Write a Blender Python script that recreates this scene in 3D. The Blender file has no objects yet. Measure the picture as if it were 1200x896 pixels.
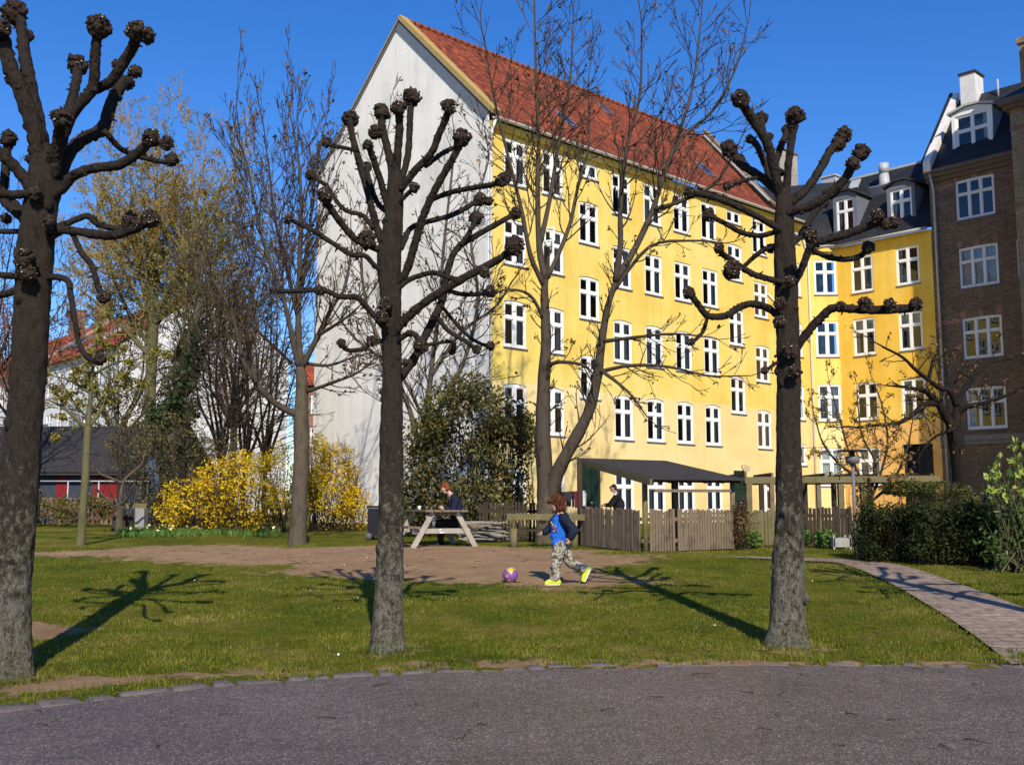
import bpy, math, random
import numpy as np
from mathutils import Vector, Matrix, noise
R = random.Random(7)
NR = np.random.default_rng(7)
sc = bpy.context.scene
col = sc.collection
# ------------------------------------------------------------------ camera
F = 1200.0; PIT = math.atan(141 / F); EYE = Vector((0, 0, 1.5))
cam = bpy.data.cameras.new('camera'); camo = bpy.data.objects.new('camera', cam); col.objects.link(camo)
camo.location = EYE; camo.rotation_euler = (math.pi / 2 + PIT, 0, 0)
cam.sensor_width = 36; cam.lens = 36; cam.clip_end = 3000; cam.clip_start = .1
sc.camera = camo
def ray(px, py):
    u = (px - 600) / F; v = -(py - 448) / F
    return Vector((u, math.cos(PIT) - v * math.sin(PIT), math.sin(PIT) + v * math.cos(PIT)))
def at(px, py, Y):
    d = ray(px, py); return EYE + d * (Y / d.y)
def gz(y):
    if y < 9.3: return 0.0
    if y < 21: return (y - 9.3) / 11.7 * .5
    return .5 + .2 * min(1, (y - 21) / 19)
def gat(px, py):
    d = ray(px, py); y = 10.0
    for _ in range(60):
        y = .6 * y + .4 * max(2, min(300, (gz(y) - 1.5) / d.z * d.y if d.z < -1e-4 else 300))
    p = EYE + d * (y / d.y); p.z = gz(p.y); return p
# ------------------------------------------------------------------ materials
def newmat(name):
    m = bpy.data.materials.new(name); m.use_nodes = True
    nt = m.node_tree; return m, nt, nt.nodes['Principled BSDF']
def N(nt, t, **kw):
    n = nt.nodes.new(t)
    for k, v in kw.items():
        if k.startswith('i_'):
            key = k[2:]; key = int(key) if key.isdigit() else key.replace('_', ' ')
            n.inputs[key].default_value = v
        else: setattr(n, k, v)
    return n
def c4(c): return (c[0], c[1], c[2], 1)
def ramp(nt, fac, stops, interp='LINEAR'):
    r = N(nt, 'ShaderNodeValToRGB'); cr = r.color_ramp; cr.interpolation = interp
    while len(cr.elements) < len(stops): cr.elements.new(.5)
    for e, (p, c) in zip(cr.elements, stops): e.position = p; e.color = c4(c) if len(c) == 3 else c
    nt.links.new(fac, r.inputs[0]); return r
def mixc(nt, fac, a, b, mode='MIX'):
    m = N(nt, 'ShaderNodeMix', data_type='RGBA', blend_type=mode)
    for s, v in ((0, fac), (6, a), (7, b)):
        if hasattr(v, 'is_linked') or hasattr(v, 'node'): nt.links.new(v, m.inputs[s])
        else: m.inputs[s].default_value = v if s == 0 else c4(v)
    return m.outputs[2]
def bump(nt, bs, h, strength=.3, dist=.02):
    b = N(nt, 'ShaderNodeBump'); b.inputs['Strength'].default_value = strength; b.inputs['Distance'].default_value = dist
    nt.links.new(h, b.inputs['Height']); nt.links.new(b.outputs[0], bs.inputs['Normal']); return b
def M(name, stops, scale=8, rough=.8, bmp=.3, bd=.01, stretch=(1, 1, 1), fine=None, spec=.12):
    """noise-varied surface: colours along a noise ramp, bump from a finer noise"""
    m, nt, bs = newmat(name)
    tc = N(nt, 'ShaderNodeTexCoord'); mp = N(nt, 'ShaderNodeMapping'); mp.inputs['Scale'].default_value = stretch
    nt.links.new(tc.outputs['Object'], mp.inputs[0])
    n1 = N(nt, 'ShaderNodeTexNoise', i_Scale=scale, i_Detail=8, i_Roughness=.65); nt.links.new(mp.outputs[0], n1.inputs[0])
    k = len(stops)
    if k == 1: stops = [stops[0], tuple(x * .8 for x in stops[0])]; k = 2
    r = ramp(nt, n1.outputs[0], [(.3 + .4 * i / (k - 1), c) for i, c in enumerate(stops)])
    nt.links.new(r.outputs[0], bs.inputs['Base Color'])
    n2 = N(nt, 'ShaderNodeTexNoise', i_Scale=(fine or scale * 5), i_Detail=6); nt.links.new(mp.outputs[0], n2.inputs[0])
    if bmp: bump(nt, bs, n2.outputs[0], bmp, bd)
    bs.inputs['Roughness'].default_value = rough; bs.inputs['Specular IOR Level'].default_value = spec
    return m
def tintmat(name, cols, rough=.6, trans=0.0, spec=.25):
    """leaf / blade material: colour from a per-leaf random number stored on the mesh"""
    m, nt, bs = newmat(name)
    a = N(nt, 'ShaderNodeAttribute', attribute_name='tint')
    k = len(cols); r = ramp(nt, a.outputs['Fac'], [(i / (k - 1), c) for i, c in enumerate(cols)])
    nt.links.new(r.outputs[0], bs.inputs['Base Color']); bs.inputs['Roughness'].default_value = rough
    bs.inputs['Specular IOR Level'].default_value = spec
    if trans:
        t = N(nt, 'ShaderNodeBsdfTranslucent'); nt.links.new(r.outputs[0], t.inputs[0])
        mx = N(nt, 'ShaderNodeMixShader'); mx.inputs[0].default_value = trans
        nt.links.new(bs.outputs[0], mx.inputs[1]); nt.links.new(t.outputs[0], mx.inputs[2])
        nt.links.new(mx.outputs[0], nt.nodes['Material Output'].inputs[0])
    return m
def plaster(name, base, dark, pale, streak=.5):
    m, nt, bs = newmat(name)
    tc = N(nt, 'ShaderNodeTexCoord')
    n1 = N(nt, 'ShaderNodeTexNoise', i_Scale=.45, i_Detail=7, i_Roughness=.6); nt.links.new(tc.outputs['Object'], n1.inputs[0])
    mp = N(nt, 'ShaderNodeMapping'); mp.inputs['Scale'].default_value = (2.2, 2.2, .16); nt.links.new(tc.outputs['Object'], mp.inputs[0])
    n2 = N(nt, 'ShaderNodeTexNoise', i_Scale=1, i_Detail=8, i_Roughness=.7); nt.links.new(mp.outputs[0], n2.inputs[0])
    r1 = ramp(nt, n1.outputs[0], [(.33, dark), (.5, base), (.68, pale)])
    r2 = ramp(nt, n2.outputs[0], [(.38, (1, 1, 1)), (.7, (1 - streak,) * 3)])
    f = mixc(nt, .55, r1.outputs[0], r2.outputs[0], 'MULTIPLY')
    n3 = N(nt, 'ShaderNodeTexNoise', i_Scale=14, i_Detail=5); nt.links.new(tc.outputs['Object'], n3.inputs[0])
    r3 = ramp(nt, n3.outputs[0], [(.35, (.82, .82, .82)), (.6, (1, 1, 1))])
    f = mixc(nt, .6, f, r3.outputs[0], 'MULTIPLY')
    nt.links.new(f, bs.inputs['Base Color']); bs.inputs['Roughness'].default_value = .9; bs.inputs['Specular IOR Level'].default_value = .15
    n4 = N(nt, 'ShaderNodeTexNoise', i_Scale=30, i_Detail=4); nt.links.new(tc.outputs['Object'], n4.inputs[0])
    bump(nt, bs, n4.outputs[0], .35, .012); return m
def brickmat(name, c1, c2, mortar, bw=.24, bh=.07, vert=True, msize=.012, rough=.9, b=.5, scale=1, offs=.5):
    m, nt, bs = newmat(name)
    tc = N(nt, 'ShaderNodeTexCoord'); sp = N(nt, 'ShaderNodeSeparateXYZ'); nt.links.new(tc.outputs['Object'], sp.inputs[0])
    cb = N(nt, 'ShaderNodeCombineXYZ'); nt.links.new(sp.outputs[0], cb.inputs[0]); nt.links.new(sp.outputs[2 if vert else 1], cb.inputs[1])
    bt = N(nt, 'ShaderNodeTexBrick', i_Scale=scale); bt.offset = offs
    bt.inputs['Brick Width'].default_value = bw; bt.inputs['Row Height'].default_value = bh; bt.inputs['Mortar Size'].default_value = msize
    bt.inputs['Color1'].default_value = c4(c1); bt.inputs['Color2'].default_value = c4(c2); bt.inputs['Mortar'].default_value = c4(mortar)
    bt.inputs['Bias'].default_value = 0; bt.inputs['Mortar Smooth'].default_value = .2
    nt.links.new(cb.outputs[0], bt.inputs[0])
    n1 = N(nt, 'ShaderNodeTexNoise', i_Scale=.9, i_Detail=8, i_Roughness=.7); nt.links.new(tc.outputs['Object'], n1.inputs[0])
    r1 = ramp(nt, n1.outputs[0], [(.3, (.55, .55, .55)), (.7, (1.25, 1.2, 1.15))])
    f = mixc(nt, .8, bt.outputs[0], r1.outputs[0], 'MULTIPLY')
    n2 = N(nt, 'ShaderNodeTexNoise', i_Scale=9, i_Detail=4); nt.links.new(tc.outputs['Object'], n2.inputs[0])
    r2 = ramp(nt, n2.outputs[0], [(.35, (.7, .7, .7)), (.65, (1.15, 1.15, 1.15))])
    f = mixc(nt, .8, f, r2.outputs[0], 'MULTIPLY')
    nt.links.new(f, bs.inputs['Base Color']); bs.inputs['Roughness'].default_value = rough; bs.inputs['Specular IOR Level'].default_value = .2
    bump(nt, bs, bt.outputs['Fac'], -b if b else 0, .03); return m
def tilemat(name, cols, w=.22, h=.33, slope=1.0, b=1.0):
    """clay pantiles: rows by height up the slope, rolls along the eave"""
    m, nt, bs = newmat(name)
    tc = N(nt, 'ShaderNodeTexCoord'); sp = N(nt, 'ShaderNodeSeparateXYZ'); nt.links.new(tc.outputs['Object'], sp.inputs[0])
    cb = N(nt, 'ShaderNodeCombineXYZ'); nt.links.new(sp.outputs[0], cb.inputs[0])
    mu = N(nt, 'ShaderNodeMath', operation='MULTIPLY'); mu.inputs[1].default_value = slope; nt.links.new(sp.outputs[2], mu.inputs[0]); nt.links.new(mu.outputs[0], cb.inputs[1])
    bt = N(nt, 'ShaderNodeTexBrick', i_Scale=1); bt.offset = 0
    bt.inputs['Brick Width'].default_value = w; bt.inputs['Row Height'].default_value = h; bt.inputs['Mortar Size'].default_value = .018
    bt.inputs['Color1'].default_value = c4(cols[0]); bt.inputs['Color2'].default_value = c4(cols[1]); bt.inputs['Mortar'].default_value = c4(cols[2])
    bt.inputs['Bias'].default_value = -.1
    nt.links.new(cb.outputs[0], bt.inputs[0])
    n1 = N(nt, 'ShaderNodeTexNoise', i_Scale=.5, i_Detail=8, i_Roughness=.7); nt.links.new(tc.outputs['Object'], n1.inputs[0])
    r1 = ramp(nt, n1.outputs[0], [(.3, (.45, .48, .48)), (.72, (1.4, 1.2, 1.05))])
    f = mixc(nt, .8, bt.outputs[0], r1.outputs[0], 'MULTIPLY')
    n2 = N(nt, 'ShaderNodeTexNoise', i_Scale=5, i_Detail=5); nt.links.new(tc.outputs['Object'], n2.inputs[0])
    r2 = ramp(nt, n2.outputs[0], [(.38, (.45, .47, .5)), (.60, (1.25, 1.18, 1.1))])
    f = mixc(nt, .8, f, r2.outputs[0], 'MULTIPLY')
    nt.links.new(f, bs.inputs['Base Color']); bs.inputs['Roughness'].default_value = .85; bs.inputs['Specular IOR Level'].default_value = .2
    bump(nt, bs, bt.outputs['Fac'], -b, .04); return m
def glassmat():
    m, nt, bs = newmat('window_glass')
    t = N(nt, 'ShaderNodeBsdfTransparent'); t.inputs[0].default_value = (.75, .78, .78, 1)
    g = N(nt, 'ShaderNodeBsdfGlossy'); g.inputs['Roughness'].default_value = .02
    fr = N(nt, 'ShaderNodeFresnel', i_IOR=1.6)
    mu = N(nt, 'ShaderNodeMath', operation='MULTIPLY'); mu.inputs[1].default_value = 1.6; mu.use_clamp = True; nt.links.new(fr.outputs[0], mu.inputs[0])
    tc = N(nt, 'ShaderNodeTexCoord'); n = N(nt, 'ShaderNodeTexNoise', i_Scale=1.2); nt.links.new(tc.outputs['Object'], n.inputs[0])
    b = N(nt, 'ShaderNodeBump'); b.inputs['Strength'].default_value = .05; nt.links.new(n.outputs[0], b.inputs['Height']); nt.links.new(b.outputs[0], g.inputs['Normal'])
    mx = N(nt, 'ShaderNodeMixShader'); nt.links.new(mu.outputs[0], mx.inputs[0]); nt.links.new(t.outputs[0], mx.inputs[1]); nt.links.new(g.outputs[0], mx.inputs[2])
    nt.links.new(mx.outputs[0], nt.nodes['Material Output'].inputs[0]); return m
YEL = plaster('yellow_plaster', (.80, .605, .155), (.75, .51, .105), (.83, .65, .23), .28)
YELP = plaster('pale_yellow_plaster', (.82, .63, .29), (.76, .56, .24), (.84, .67, .36), .20)
ORA = plaster('ochre_plaster', (.84, .53, .08), (.76, .43, .05), (.86, .60, .13), .33)
ORAP = plaster('orange_plaster', (.80, .47, .15), (.72, .38, .10), (.83, .54, .21), .25)
WHP = plaster('white_gable_plaster', (.88, .84, .77), (.70, .68, .62), (.90, .87, .81), .36)
WHB = plaster('white_plaster', (.72, .72, .72), (.62, .62, .62), (.8, .8, .8), .3)
WPAINT = M('white_paint', [(.80, .80, .80), (.74, .74, .73)], 3, .45, .05, .003)
GPAINT = M('grey_window_paint', [(.66, .66, .70), (.58, .58, .62)], 3, .5, .05, .003)
ZINC = M('zinc', [(.42, .44, .47), (.34, .36, .38)], 3, .45, .1, .003, spec=.5)
GREYB = M('slate_grey_board', [(.15, .17, .21), (.12, .13, .16)], 2, .7, .1)
OCHRE = M('verge_mortar', [(.42, .30, .11), (.32, .22, .09)], 6, .9, .4)
FIREW = M('firewall_brown', [(.28, .20, .10), (.20, .14, .08)], 3, .9, .4)
TILE = tilemat('red_pantiles', ((.34, .085, .036), (.16, .047, .028), (.04, .016, .012)), .23, .36, 1.42, 1.0)
TILE2 = tilemat('bright_red_pantiles', ((.42, .10, .04), (.32, .075, .035), (.1, .03, .02)), .25, .38, 1.3, .8)
SLATE = brickmat('slate_tiles', (.030, .032, .040), (.022, .024, .030), (.012, .012, .015), .3, .22, True, .012, .6, .3)
BRK = brickmat('dark_brown_brick', (.21, .135, .085), (.10, .066, .046), (.17, .14, .115))
BRKY = brickmat('yellow_brick', (.36, .25, .14), (.26, .17, .10), (.30, .26, .21))
BRKR = brickmat('red_brick', (.30, .10, .055), (.22, .08, .05), (.3, .27, .24))
CHIMW = M('white_limewash', [(.72, .71, .69), (.55, .54, .52)], 4, .9, .3)
CHIMG = brickmat('pale_chimney_brick', (.44, .40, .35), (.36, .32, .28), (.4, .38, .34))
DARKIN = M('dark_room', [(.085, .08, .078), (.05, .048, .048)], 2, .9, 0)  # dark colour stands in for the unlit rooms behind the windows
CURT = M('curtain_cloth', [(.75, .74, .71), (.60, .59, .56)], 6, .9, .3, .02, (6, 6, .4))
CURT2 = M('grey_curtain_cloth', [(.30, .30, .29), (.18, .18, .18)], 6, .9, .3, .02, (6, 6, .4))
GLASS = glassmat()
GREEND = M('dark_green_paint', [(.012, .028, .022), (.018, .035, .028)], 4, .4, .1)
FELT = M('black_roofing_felt', [(.030, .029, .032), (.05, .047, .05)], 3, .85, .5, .01, fine=60)
WOOD = M('weathered_wood', [(.095, .066, .042), (.19, .143, .098), (.125, .092, .063)], 3, .85, .5, .006, (1, 1, 1), 40)
WOODG = M('mossy_wood', [(.10, .095, .035), (.15, .125, .06), (.17, .14, .095)], 3, .9, .5, .006, fine=40)
WOODP = M('pale_sunlit_wood', [(.40, .36, .31), (.28, .24, .20)], 5, .8, .4, .004, fine=50)  # sunlit paleness of the table legs and crossbeams put into the wood colour
WOODD = M('dark_wood', [(.035, .026, .02), (.06, .045, .033)], 4, .85, .4, .006, fine=40)
def barkmat(name):
    """dark bark below a crust of pale grey-green lichen that thins out up the trunk"""
    m, nt, bs = newmat(name); tc = N(nt, 'ShaderNodeTexCoord'); O = tc.outputs['Object']
    def ns(sc_, d, st=(1, 1, 1), r=.7):
        mp = N(nt, 'ShaderNodeMapping'); mp.inputs['Scale'].default_value = st; nt.links.new(O, mp.inputs[0])
        n = N(nt, 'ShaderNodeTexNoise', i_Scale=sc_, i_Detail=d, i_Roughness=r); nt.links.new(mp.outputs[0], n.inputs[0]); return n.outputs[0]
    dk = ramp(nt, ns(9, 8, (1, 1, .3)), [(.3, (.016, .012, .009)), (.5, (.058, .044, .033)), (.68, (.030, .023, .018))])
    li = ramp(nt, ns(40, 6), [(.35, (.135, .12, .095)), (.62, (.34, .315, .255))])
    gr = ramp(nt, ns(2.2, 4), [(.4, (1, 1, 1)), (.7, (.80, .86, .62))])
    sp = N(nt, 'ShaderNodeSeparateXYZ'); nt.links.new(O, sp.inputs[0])
    mr = N(nt, 'ShaderNodeMapRange'); mr.inputs[1].default_value = .5; mr.inputs[2].default_value = 2.7; mr.inputs[3].default_value = .10; mr.inputs[4].default_value = -.15; nt.links.new(sp.outputs[2], mr.inputs[0])
    a1 = N(nt, 'ShaderNodeMath', operation='ADD'); nt.links.new(ns(19, 10, (1, 1, .6), .8), a1.inputs[0]); nt.links.new(mr.outputs[0], a1.inputs[1])
    f = ramp(nt, a1.outputs[0], [(.50, (0, 0, 0)), (.62, (.85, .85, .85))])
    nt.links.new(mixc(nt, f.outputs[0], dk.outputs[0], mixc(nt, 1, li.outputs[0], gr.outputs[0], 'MULTIPLY')), bs.inputs['Base Color'])
    bs.inputs['Roughness'].default_value = .95; bs.inputs['Specular IOR Level'].default_value = .15
    bump(nt, bs, ns(15, 9, (1, 1, .4), .75), 1.0, .12); return m
LICH = barkmat('lichen_bark')
BARKD = M('dark_bark', [(.008, .006, .005), (.028, .021, .017), (.013, .010, .008)], 9, .9, 1.0, .04, (1, 1, .6), 24)
KNOB = M('knobby_bark', [(.012, .008, .007), (.055, .038, .028), (.016, .011, .009)], 22, .85, 1.0, .05, fine=40)
BARKT = M('dark_brown_branch_bark', [(.026, .020, .016), (.072, .057, .043), (.042, .033, .026)], 5, .95, .6, .02, (1, 1, .4), 25)
CUT = M('cut_shoot_end', [(.42, .36, .28), (.30, .24, .18)], 20, .6, .1)
BARKG = M('grey_brown_bark', [(.038, .029, .020), (.098, .079, .056), (.058, .046, .033)], 5, .95, .8, .02, (1, 1, .4), 25)
BARKO = M('olive_bark', [(.075, .070, .032), (.12, .11, .055), (.10, .085, .05)], 5, .95, .6, .02, (1, 1, .4), 25)
TWIG = M('brown_twigs', [(.060, .042, .030), (.034, .025, .020)], 3, .9, 0)
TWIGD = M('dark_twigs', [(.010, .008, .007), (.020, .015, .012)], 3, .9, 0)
TWIGY = M('yellow_willow_twigs', [(.30, .20, .045), (.20, .15, .04), (.14, .11, .04)], .7, .9, 0)
TWIGR = M('reddish_twigs', [(.14, .055, .035), (.10, .05, .032)], 2, .9, 0)
LBROWN = tintmat('withered_leaf', [(.055, .032, .020), (.12, .065, .032), (.18, .10, .05)], .8)
LOLIVE = tintmat('olive_bud', [(.10, .09, .02), (.22, .19, .035), (.30, .24, .05)], .8, .2)
LDARK = tintmat('dark_evergreen_leaf', [(.016, .020, .007), (.042, .050, .014), (.085, .088, .024), (.15, .14, .035)], .6, .1, .12)
LBRN2 = tintmat('bronze_leaf', [(.06, .035, .015), (.14, .075, .022), (.20, .13, .04)], .6, .15)
LHEDGE = tintmat('hedge_leaf', [(.012, .018, .007), (.026, .036, .012), (.055, .058, .020)], .8, .05, .05)
LGREEN = tintmat('fresh_green_leaf', [(.04, .09, .012), (.09, .17, .025), (.16, .24, .05)], .5, .2)
LIVY = tintmat('ivy_leaf', [(.012, .024, .008), (.030, .05, .014), (.05, .075, .022)], .45, .05)
LFORS = tintmat('forsythia_flower', [(.42, .25, .006), (.72, .47, .010), (.80, .60, .03)], .7, .25)
LAUR = tintmat('laurel_leaf', [(.018, .042, .008), (.04, .08, .012), (.07, .12, .018)], .45, .1, .3)
LAURT = tintmat('young_laurel_leaf', [(.26, .34, .05), (.36, .44, .08), (.46, .52, .15)], .55, .3, .2)
GRASS = tintmat('grass_blade', [(.038, .066, .006), (.095, .128, .010), (.175, .170, .020), (.30, .24, .080)], .8, .2, .1)
PETALW = tintmat('white_petal', [(.8, .8, .76), (.8, .8, .8)], .7)
PETALY = tintmat('daffodil_petal', [(.75, .6, .05), (.8, .75, .4)], .7)
# ------------------------------------------------------------------ mesh helpers
def npmesh(name, V, Fc, tint=None, mats=(), smooth=False, midx=None):
    V = np.asarray(V, np.float32).reshape(-1, 3); Fc = np.asarray(Fc, np.int32); k = Fc.shape[1]; nf = len(Fc)
    me = bpy.data.meshes.new(name)
    me.vertices.add(len(V)); me.vertices.foreach_set('co', V.ravel())
    me.loops.add(nf * k); me.loops.foreach_set('vertex_index', Fc.ravel())
    me.polygons.add(nf); me.polygons.foreach_set('loop_start', np.arange(0, nf * k, k, dtype=np.int32)); me.polygons.foreach_set('loop_total', np.full(nf, k, np.int32))
    if midx is not None: me.polygons.foreach_set('material_index', np.asarray(midx, np.int32))
    me.polygons.foreach_set('use_smooth', np.full(nf, smooth, bool))
    me.update(calc_edges=True)
    if tint is not None:
        a = me.attributes.new('tint', 'FLOAT', 'POINT'); a.data.foreach_set('value', np.asarray(tint, np.float32))
    for m in mats: me.materials.append(m)
    return me
def wloc(o):
    p = Vector((0, 0, 0))
    while o: p = p + o.location; o = o.parent
    return p
def link(name, me, parent=None, loc=None):
    o = bpy.data.objects.new(name, me); col.objects.link(o)
    if parent: o.parent = parent
    if loc is not None: o.location = Vector(loc) - (wloc(parent) if parent else Vector((0, 0, 0)))
    return o
def tag(o, label=None, cat=None, group=None, kind=None):
    for k, v in (('label', label), ('category', cat), ('group', group), ('kind', kind)):
        if v: o[k] = v
    return o
def thing(name, label, cat, loc=(0, 0, 0), group=None):
    return tag(link(name, None, None, loc), label, cat, group)
class Fr:
    """upright frame: s along the wall (to the right seen from outside), d outwards, z up"""
    def __init__(s, P, u):
        s.P = Vector((P[0], P[1], 0)); s.u = Vector((u[0], u[1], 0)).normalized(); s.n = Vector((s.u.y, -s.u.x, 0)); s.ang = math.atan2(s.u.y, s.u.x)
    def w(s, a, d, z): return s.P + s.u * a + s.n * d + Vector((0, 0, z))
class MB:
    def __init__(s): s.v = []; s.f = []; s.m = []; s.sm = []; s.mi = 0; s.smooth = False
    def face(s, pts):
        b = len(s.v); s.v += [tuple(p) for p in pts]; s.f.append(tuple(range(b, b + len(pts)))); s.m.append(s.mi); s.sm.append(False); return s
    def raw(s, V, Fs, sm=False):
        b = len(s.v); s.v += [tuple(p) for p in V]
        for f in Fs: s.f.append(tuple(b + i for i in f)); s.m.append(s.mi); s.sm.append(sm)
        return s
    def box(s, x0, x1, y0, y1, z0, z1):
        V = [(x, y, z) for z in (z0, z1) for y in (y0, y1) for x in (x0, x1)]
        return s.raw(V, [(0, 2, 3, 1), (4, 5, 7, 6), (0, 1, 5, 4), (2, 6, 7, 3), (0, 4, 6, 2), (1, 3, 7, 5)])
    def lbox(s, s0, s1, d0, d1, z0, z1): return s.box(s0, s1, -d1, -d0, z0, z1)   # wall-frame box (local y = -d)
    def bar(s, a, b, w, h, up=(0, 0, 1)):
        a = Vector(a); b = Vector(b); t = (b - a).normalized(); up = Vector(up)
        if abs(t.dot(up)) > .98: up = Vector((1, 0, 0))
        x = t.cross(up).normalized() * (w / 2); y = x.cross(t).normalized() * (h / 2)
        V = [p + i * x + j * y for p in (a, b) for j in (-1, 1) for i in (-1, 1)]
        return s.raw(V, [(0, 2, 3, 1), (4, 5, 7, 6), (0, 1, 5, 4), (2, 6, 7, 3), (0, 4, 6, 2), (1, 3, 7, 5)])
    def prism(s, pts, off):
        off = Vector(off); A = [Vector(p) for p in pts]; B = [p + off for p in A]; n = len(A)
        return s.raw(A + B, [tuple(range(n))[::-1], tuple(range(n, 2 * n))] + [(i, (i + 1) % n, n + (i + 1) % n, n + i) for i in range(n)])
    def tube(s, pts, rad, n=6, cap=True, jit=0.0):
        pts = [Vector(p) for p in pts]; k = len(pts)
        t0 = (pts[1] - pts[0]).normalized(); up = Vector((0, 0, 1)) if abs(t0.z) < .9 else Vector((1, 0, 0))
        x = t0.cross(up).normalized(); V = []
        for i in range(k):
            t = (pts[min(i + 1, k - 1)] - pts[max(i - 1, 0)])
            t = t.normalized() if t.length > 1e-9 else t0
            x = (x - t * x.dot(t)); x = x.normalized() if x.length > 1e-6 else t.orthogonal().normalized(); y = t.cross(x)
            for j in range(n):
                a = 2 * math.pi * j / n; r = rad[i] * (1 + (jit * (R.random() * 2 - 1) if jit else 0))
                V.append(pts[i] + x * (math.cos(a) * r) + y * (math.sin(a) * r))
        Fs = [(i * n + j, i * n + (j + 1) % n, (i + 1) * n + (j + 1) % n, (i + 1) * n + j) for i in range(k - 1) for j in range(n)]
        if cap: Fs += [tuple(range(n))[::-1], tuple((k - 1) * n + j for j in range(n))]
        return s.raw(V, Fs, n > 4)
    def ball(s, c, r, seg=8, ring=6, disp=0.0, rot=None):
        c = Vector(c); rx, ry, rz = r if hasattr(r, '__len__') else (r, r, r); V = []; sd = R.random() * 50
        for i in range(ring + 1):
            th = math.pi * i / ring
            for j in range(seg):
                ph = 2 * math.pi * j / seg; d = Vector((math.sin(th) * math.cos(ph), math.sin(th) * math.sin(ph), math.cos(th)))
                k = 1 + (disp * noise.noise(d * 2.3 + Vector((sd, sd, 0))) if disp else 0)
                q = Vector((d.x * rx * k, d.y * ry * k, d.z * rz * k))
                V.append(c + (rot @ q if rot else q))
        Fs = [(i * seg + j, (i + 1) * seg + j, (i + 1) * seg + (j + 1) % seg, i * seg + (j + 1) % seg) for i in range(ring) for j in range(seg)]
        return s.raw(V, Fs, True)
    def capsule(s, p0, r0, p1, r1, n=12):
        p0 = Vector(p0); p1 = Vector(p1); t = p1 - p0; L = max(t.length, 1e-5); t /= L
        P = []; Rr = []
        for a in (-88, -60, -30): P.append(p0 + t * (math.sin(math.radians(a)) * r0)); Rr.append(math.cos(math.radians(a)) * r0)
        for q in (0, .5, 1): P.append(p0.lerp(p1, q)); Rr.append(r0 + (r1 - r0) * q)
        for a in (30, 60, 88): P.append(p1 + t * (math.sin(math.radians(a)) * r1)); Rr.append(math.cos(math.radians(a)) * r1)
        return s.tube(P, Rr, n)
    def mesh(s, name, mats, org=(0, 0, 0)):
        V = np.array(s.v, np.float32).reshape(-1, 3) - np.array(org, np.float32)
        me = bpy.data.meshes.new(name); me.from_pydata(V.tolist(), [], s.f)
        for m in (mats if isinstance(mats, (list, tuple)) else [mats]): me.materials.append(m)
        me.polygons.foreach_set('material_index', s.m); me.polygons.foreach_set('use_smooth', s.sm); me.update(); return me
    def build(s, name, mats, parent=None, fr=None, org=None):
        """fr: vertices are in that wall frame (x=s, y=-d, z); else world coordinates"""
        if fr:
            o = link(name, s.mesh(name, mats), parent, fr.P); o.rotation_euler = (0, 0, fr.ang); return o
        org = Vector(org) if org is not None else (wloc(parent) if parent else Vector(s.v[0]))
        return link(name, s.mesh(name, mats, org), parent, org)
def crom(pts, step=4):
    """Catmull-Rom through pts (any dimension)"""
    P = [np.array(p, float) for p in pts]; P = [2 * P[0] - P[1]] + P + [2 * P[-1] - P[-2]]; out = []
    for i in range(1, len(P) - 2):
        for k in range(step):
            t = k / step
            out.append(.5 * (2 * P[i] + (P[i + 1] - P[i - 1]) * t + (2 * P[i - 1] - 5 * P[i] + 4 * P[i + 1] - P[i + 2]) * t * t + (3 * P[i] - P[i - 1] - 3 * P[i + 1] + P[i + 2]) * t ** 3))
    out.append(P[-2]); return out
def leafmesh(name, C, size, mats, aspect=.6, tint=None, up=0.0, jit=.4, dirs=None):
    """a quad leaf at every point of C, random facing"""
    C = np.asarray(C, float).reshape(-1, 3); n = len(C)
    d = NR.normal(size=(n, 3)); d[:, 2] += up
    if dirs is not None: d = d * .5 + np.asarray(dirs)
    d /= np.linalg.norm(d, axis=1, keepdims=True) + 1e-9
    e = NR.normal(size=(n, 3)); e -= d * np.sum(e * d, 1, keepdims=True); e /= np.linalg.norm(e, axis=1, keepdims=True) + 1e-9
    s = (size * (1 + jit * NR.uniform(-1, 1, n)))[:, None]
    V = np.stack([C - d * s * .5, C + e * s * aspect * .5 + d * s * .05, C + d * s * .5, C - e * s * aspect * .5 + d * s * .05], 1)
    t = NR.random(n) if tint is None else np.asarray(tint)
    return npmesh(name, V.reshape(-1, 3), np.arange(n * 4).reshape(n, 4), np.repeat(t, 4), mats)
def blob(c, r, n, shell=.55):
    """points in an ellipsoid, denser to the outside"""
    d = NR.normal(size=(n, 3)); d /= np.linalg.norm(d, axis=1, keepdims=True)
    q = (shell + (1 - shell) * NR.random(n)) ** .8
    return np.array(c) + d * q[:, None] * np.array(r)
# ------------------------------------------------------------------ light, sky
AZ, EL = math.radians(170.2), math.radians(36)
S = Vector((math.sin(AZ) * math.cos(EL), math.cos(AZ) * math.cos(EL), math.sin(EL)))
sun = bpy.data.lights.new('sun', 'SUN'); sun.energy = 4.7; sun.angle = math.radians(.5); sun.color = (1, .90, .74)
suno = bpy.data.objects.new('sun', sun); col.objects.link(suno); suno.rotation_euler = (-S).to_track_quat('-Z', 'Y').to_euler(); suno.location = (8, -40, 30)
w = bpy.data.worlds.new('World'); sc.world = w; w.use_nodes = True
nt = w.node_tree; sky = nt.nodes.new('ShaderNodeTexSky'); sky.sky_type = 'NISHITA'; sky.sun_disc = False
sky.sun_elevation = EL; sky.sun_rotation = AZ; sky.dust_density = 0.0; sky.air_density = 1.0; sky.ozone_density = 5.0; sky.altitude = 0
hs = nt.nodes.new('ShaderNodeHueSaturation'); hs.inputs['Saturation'].default_value = 1.27; hs.inputs['Hue'].default_value = .512
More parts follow.
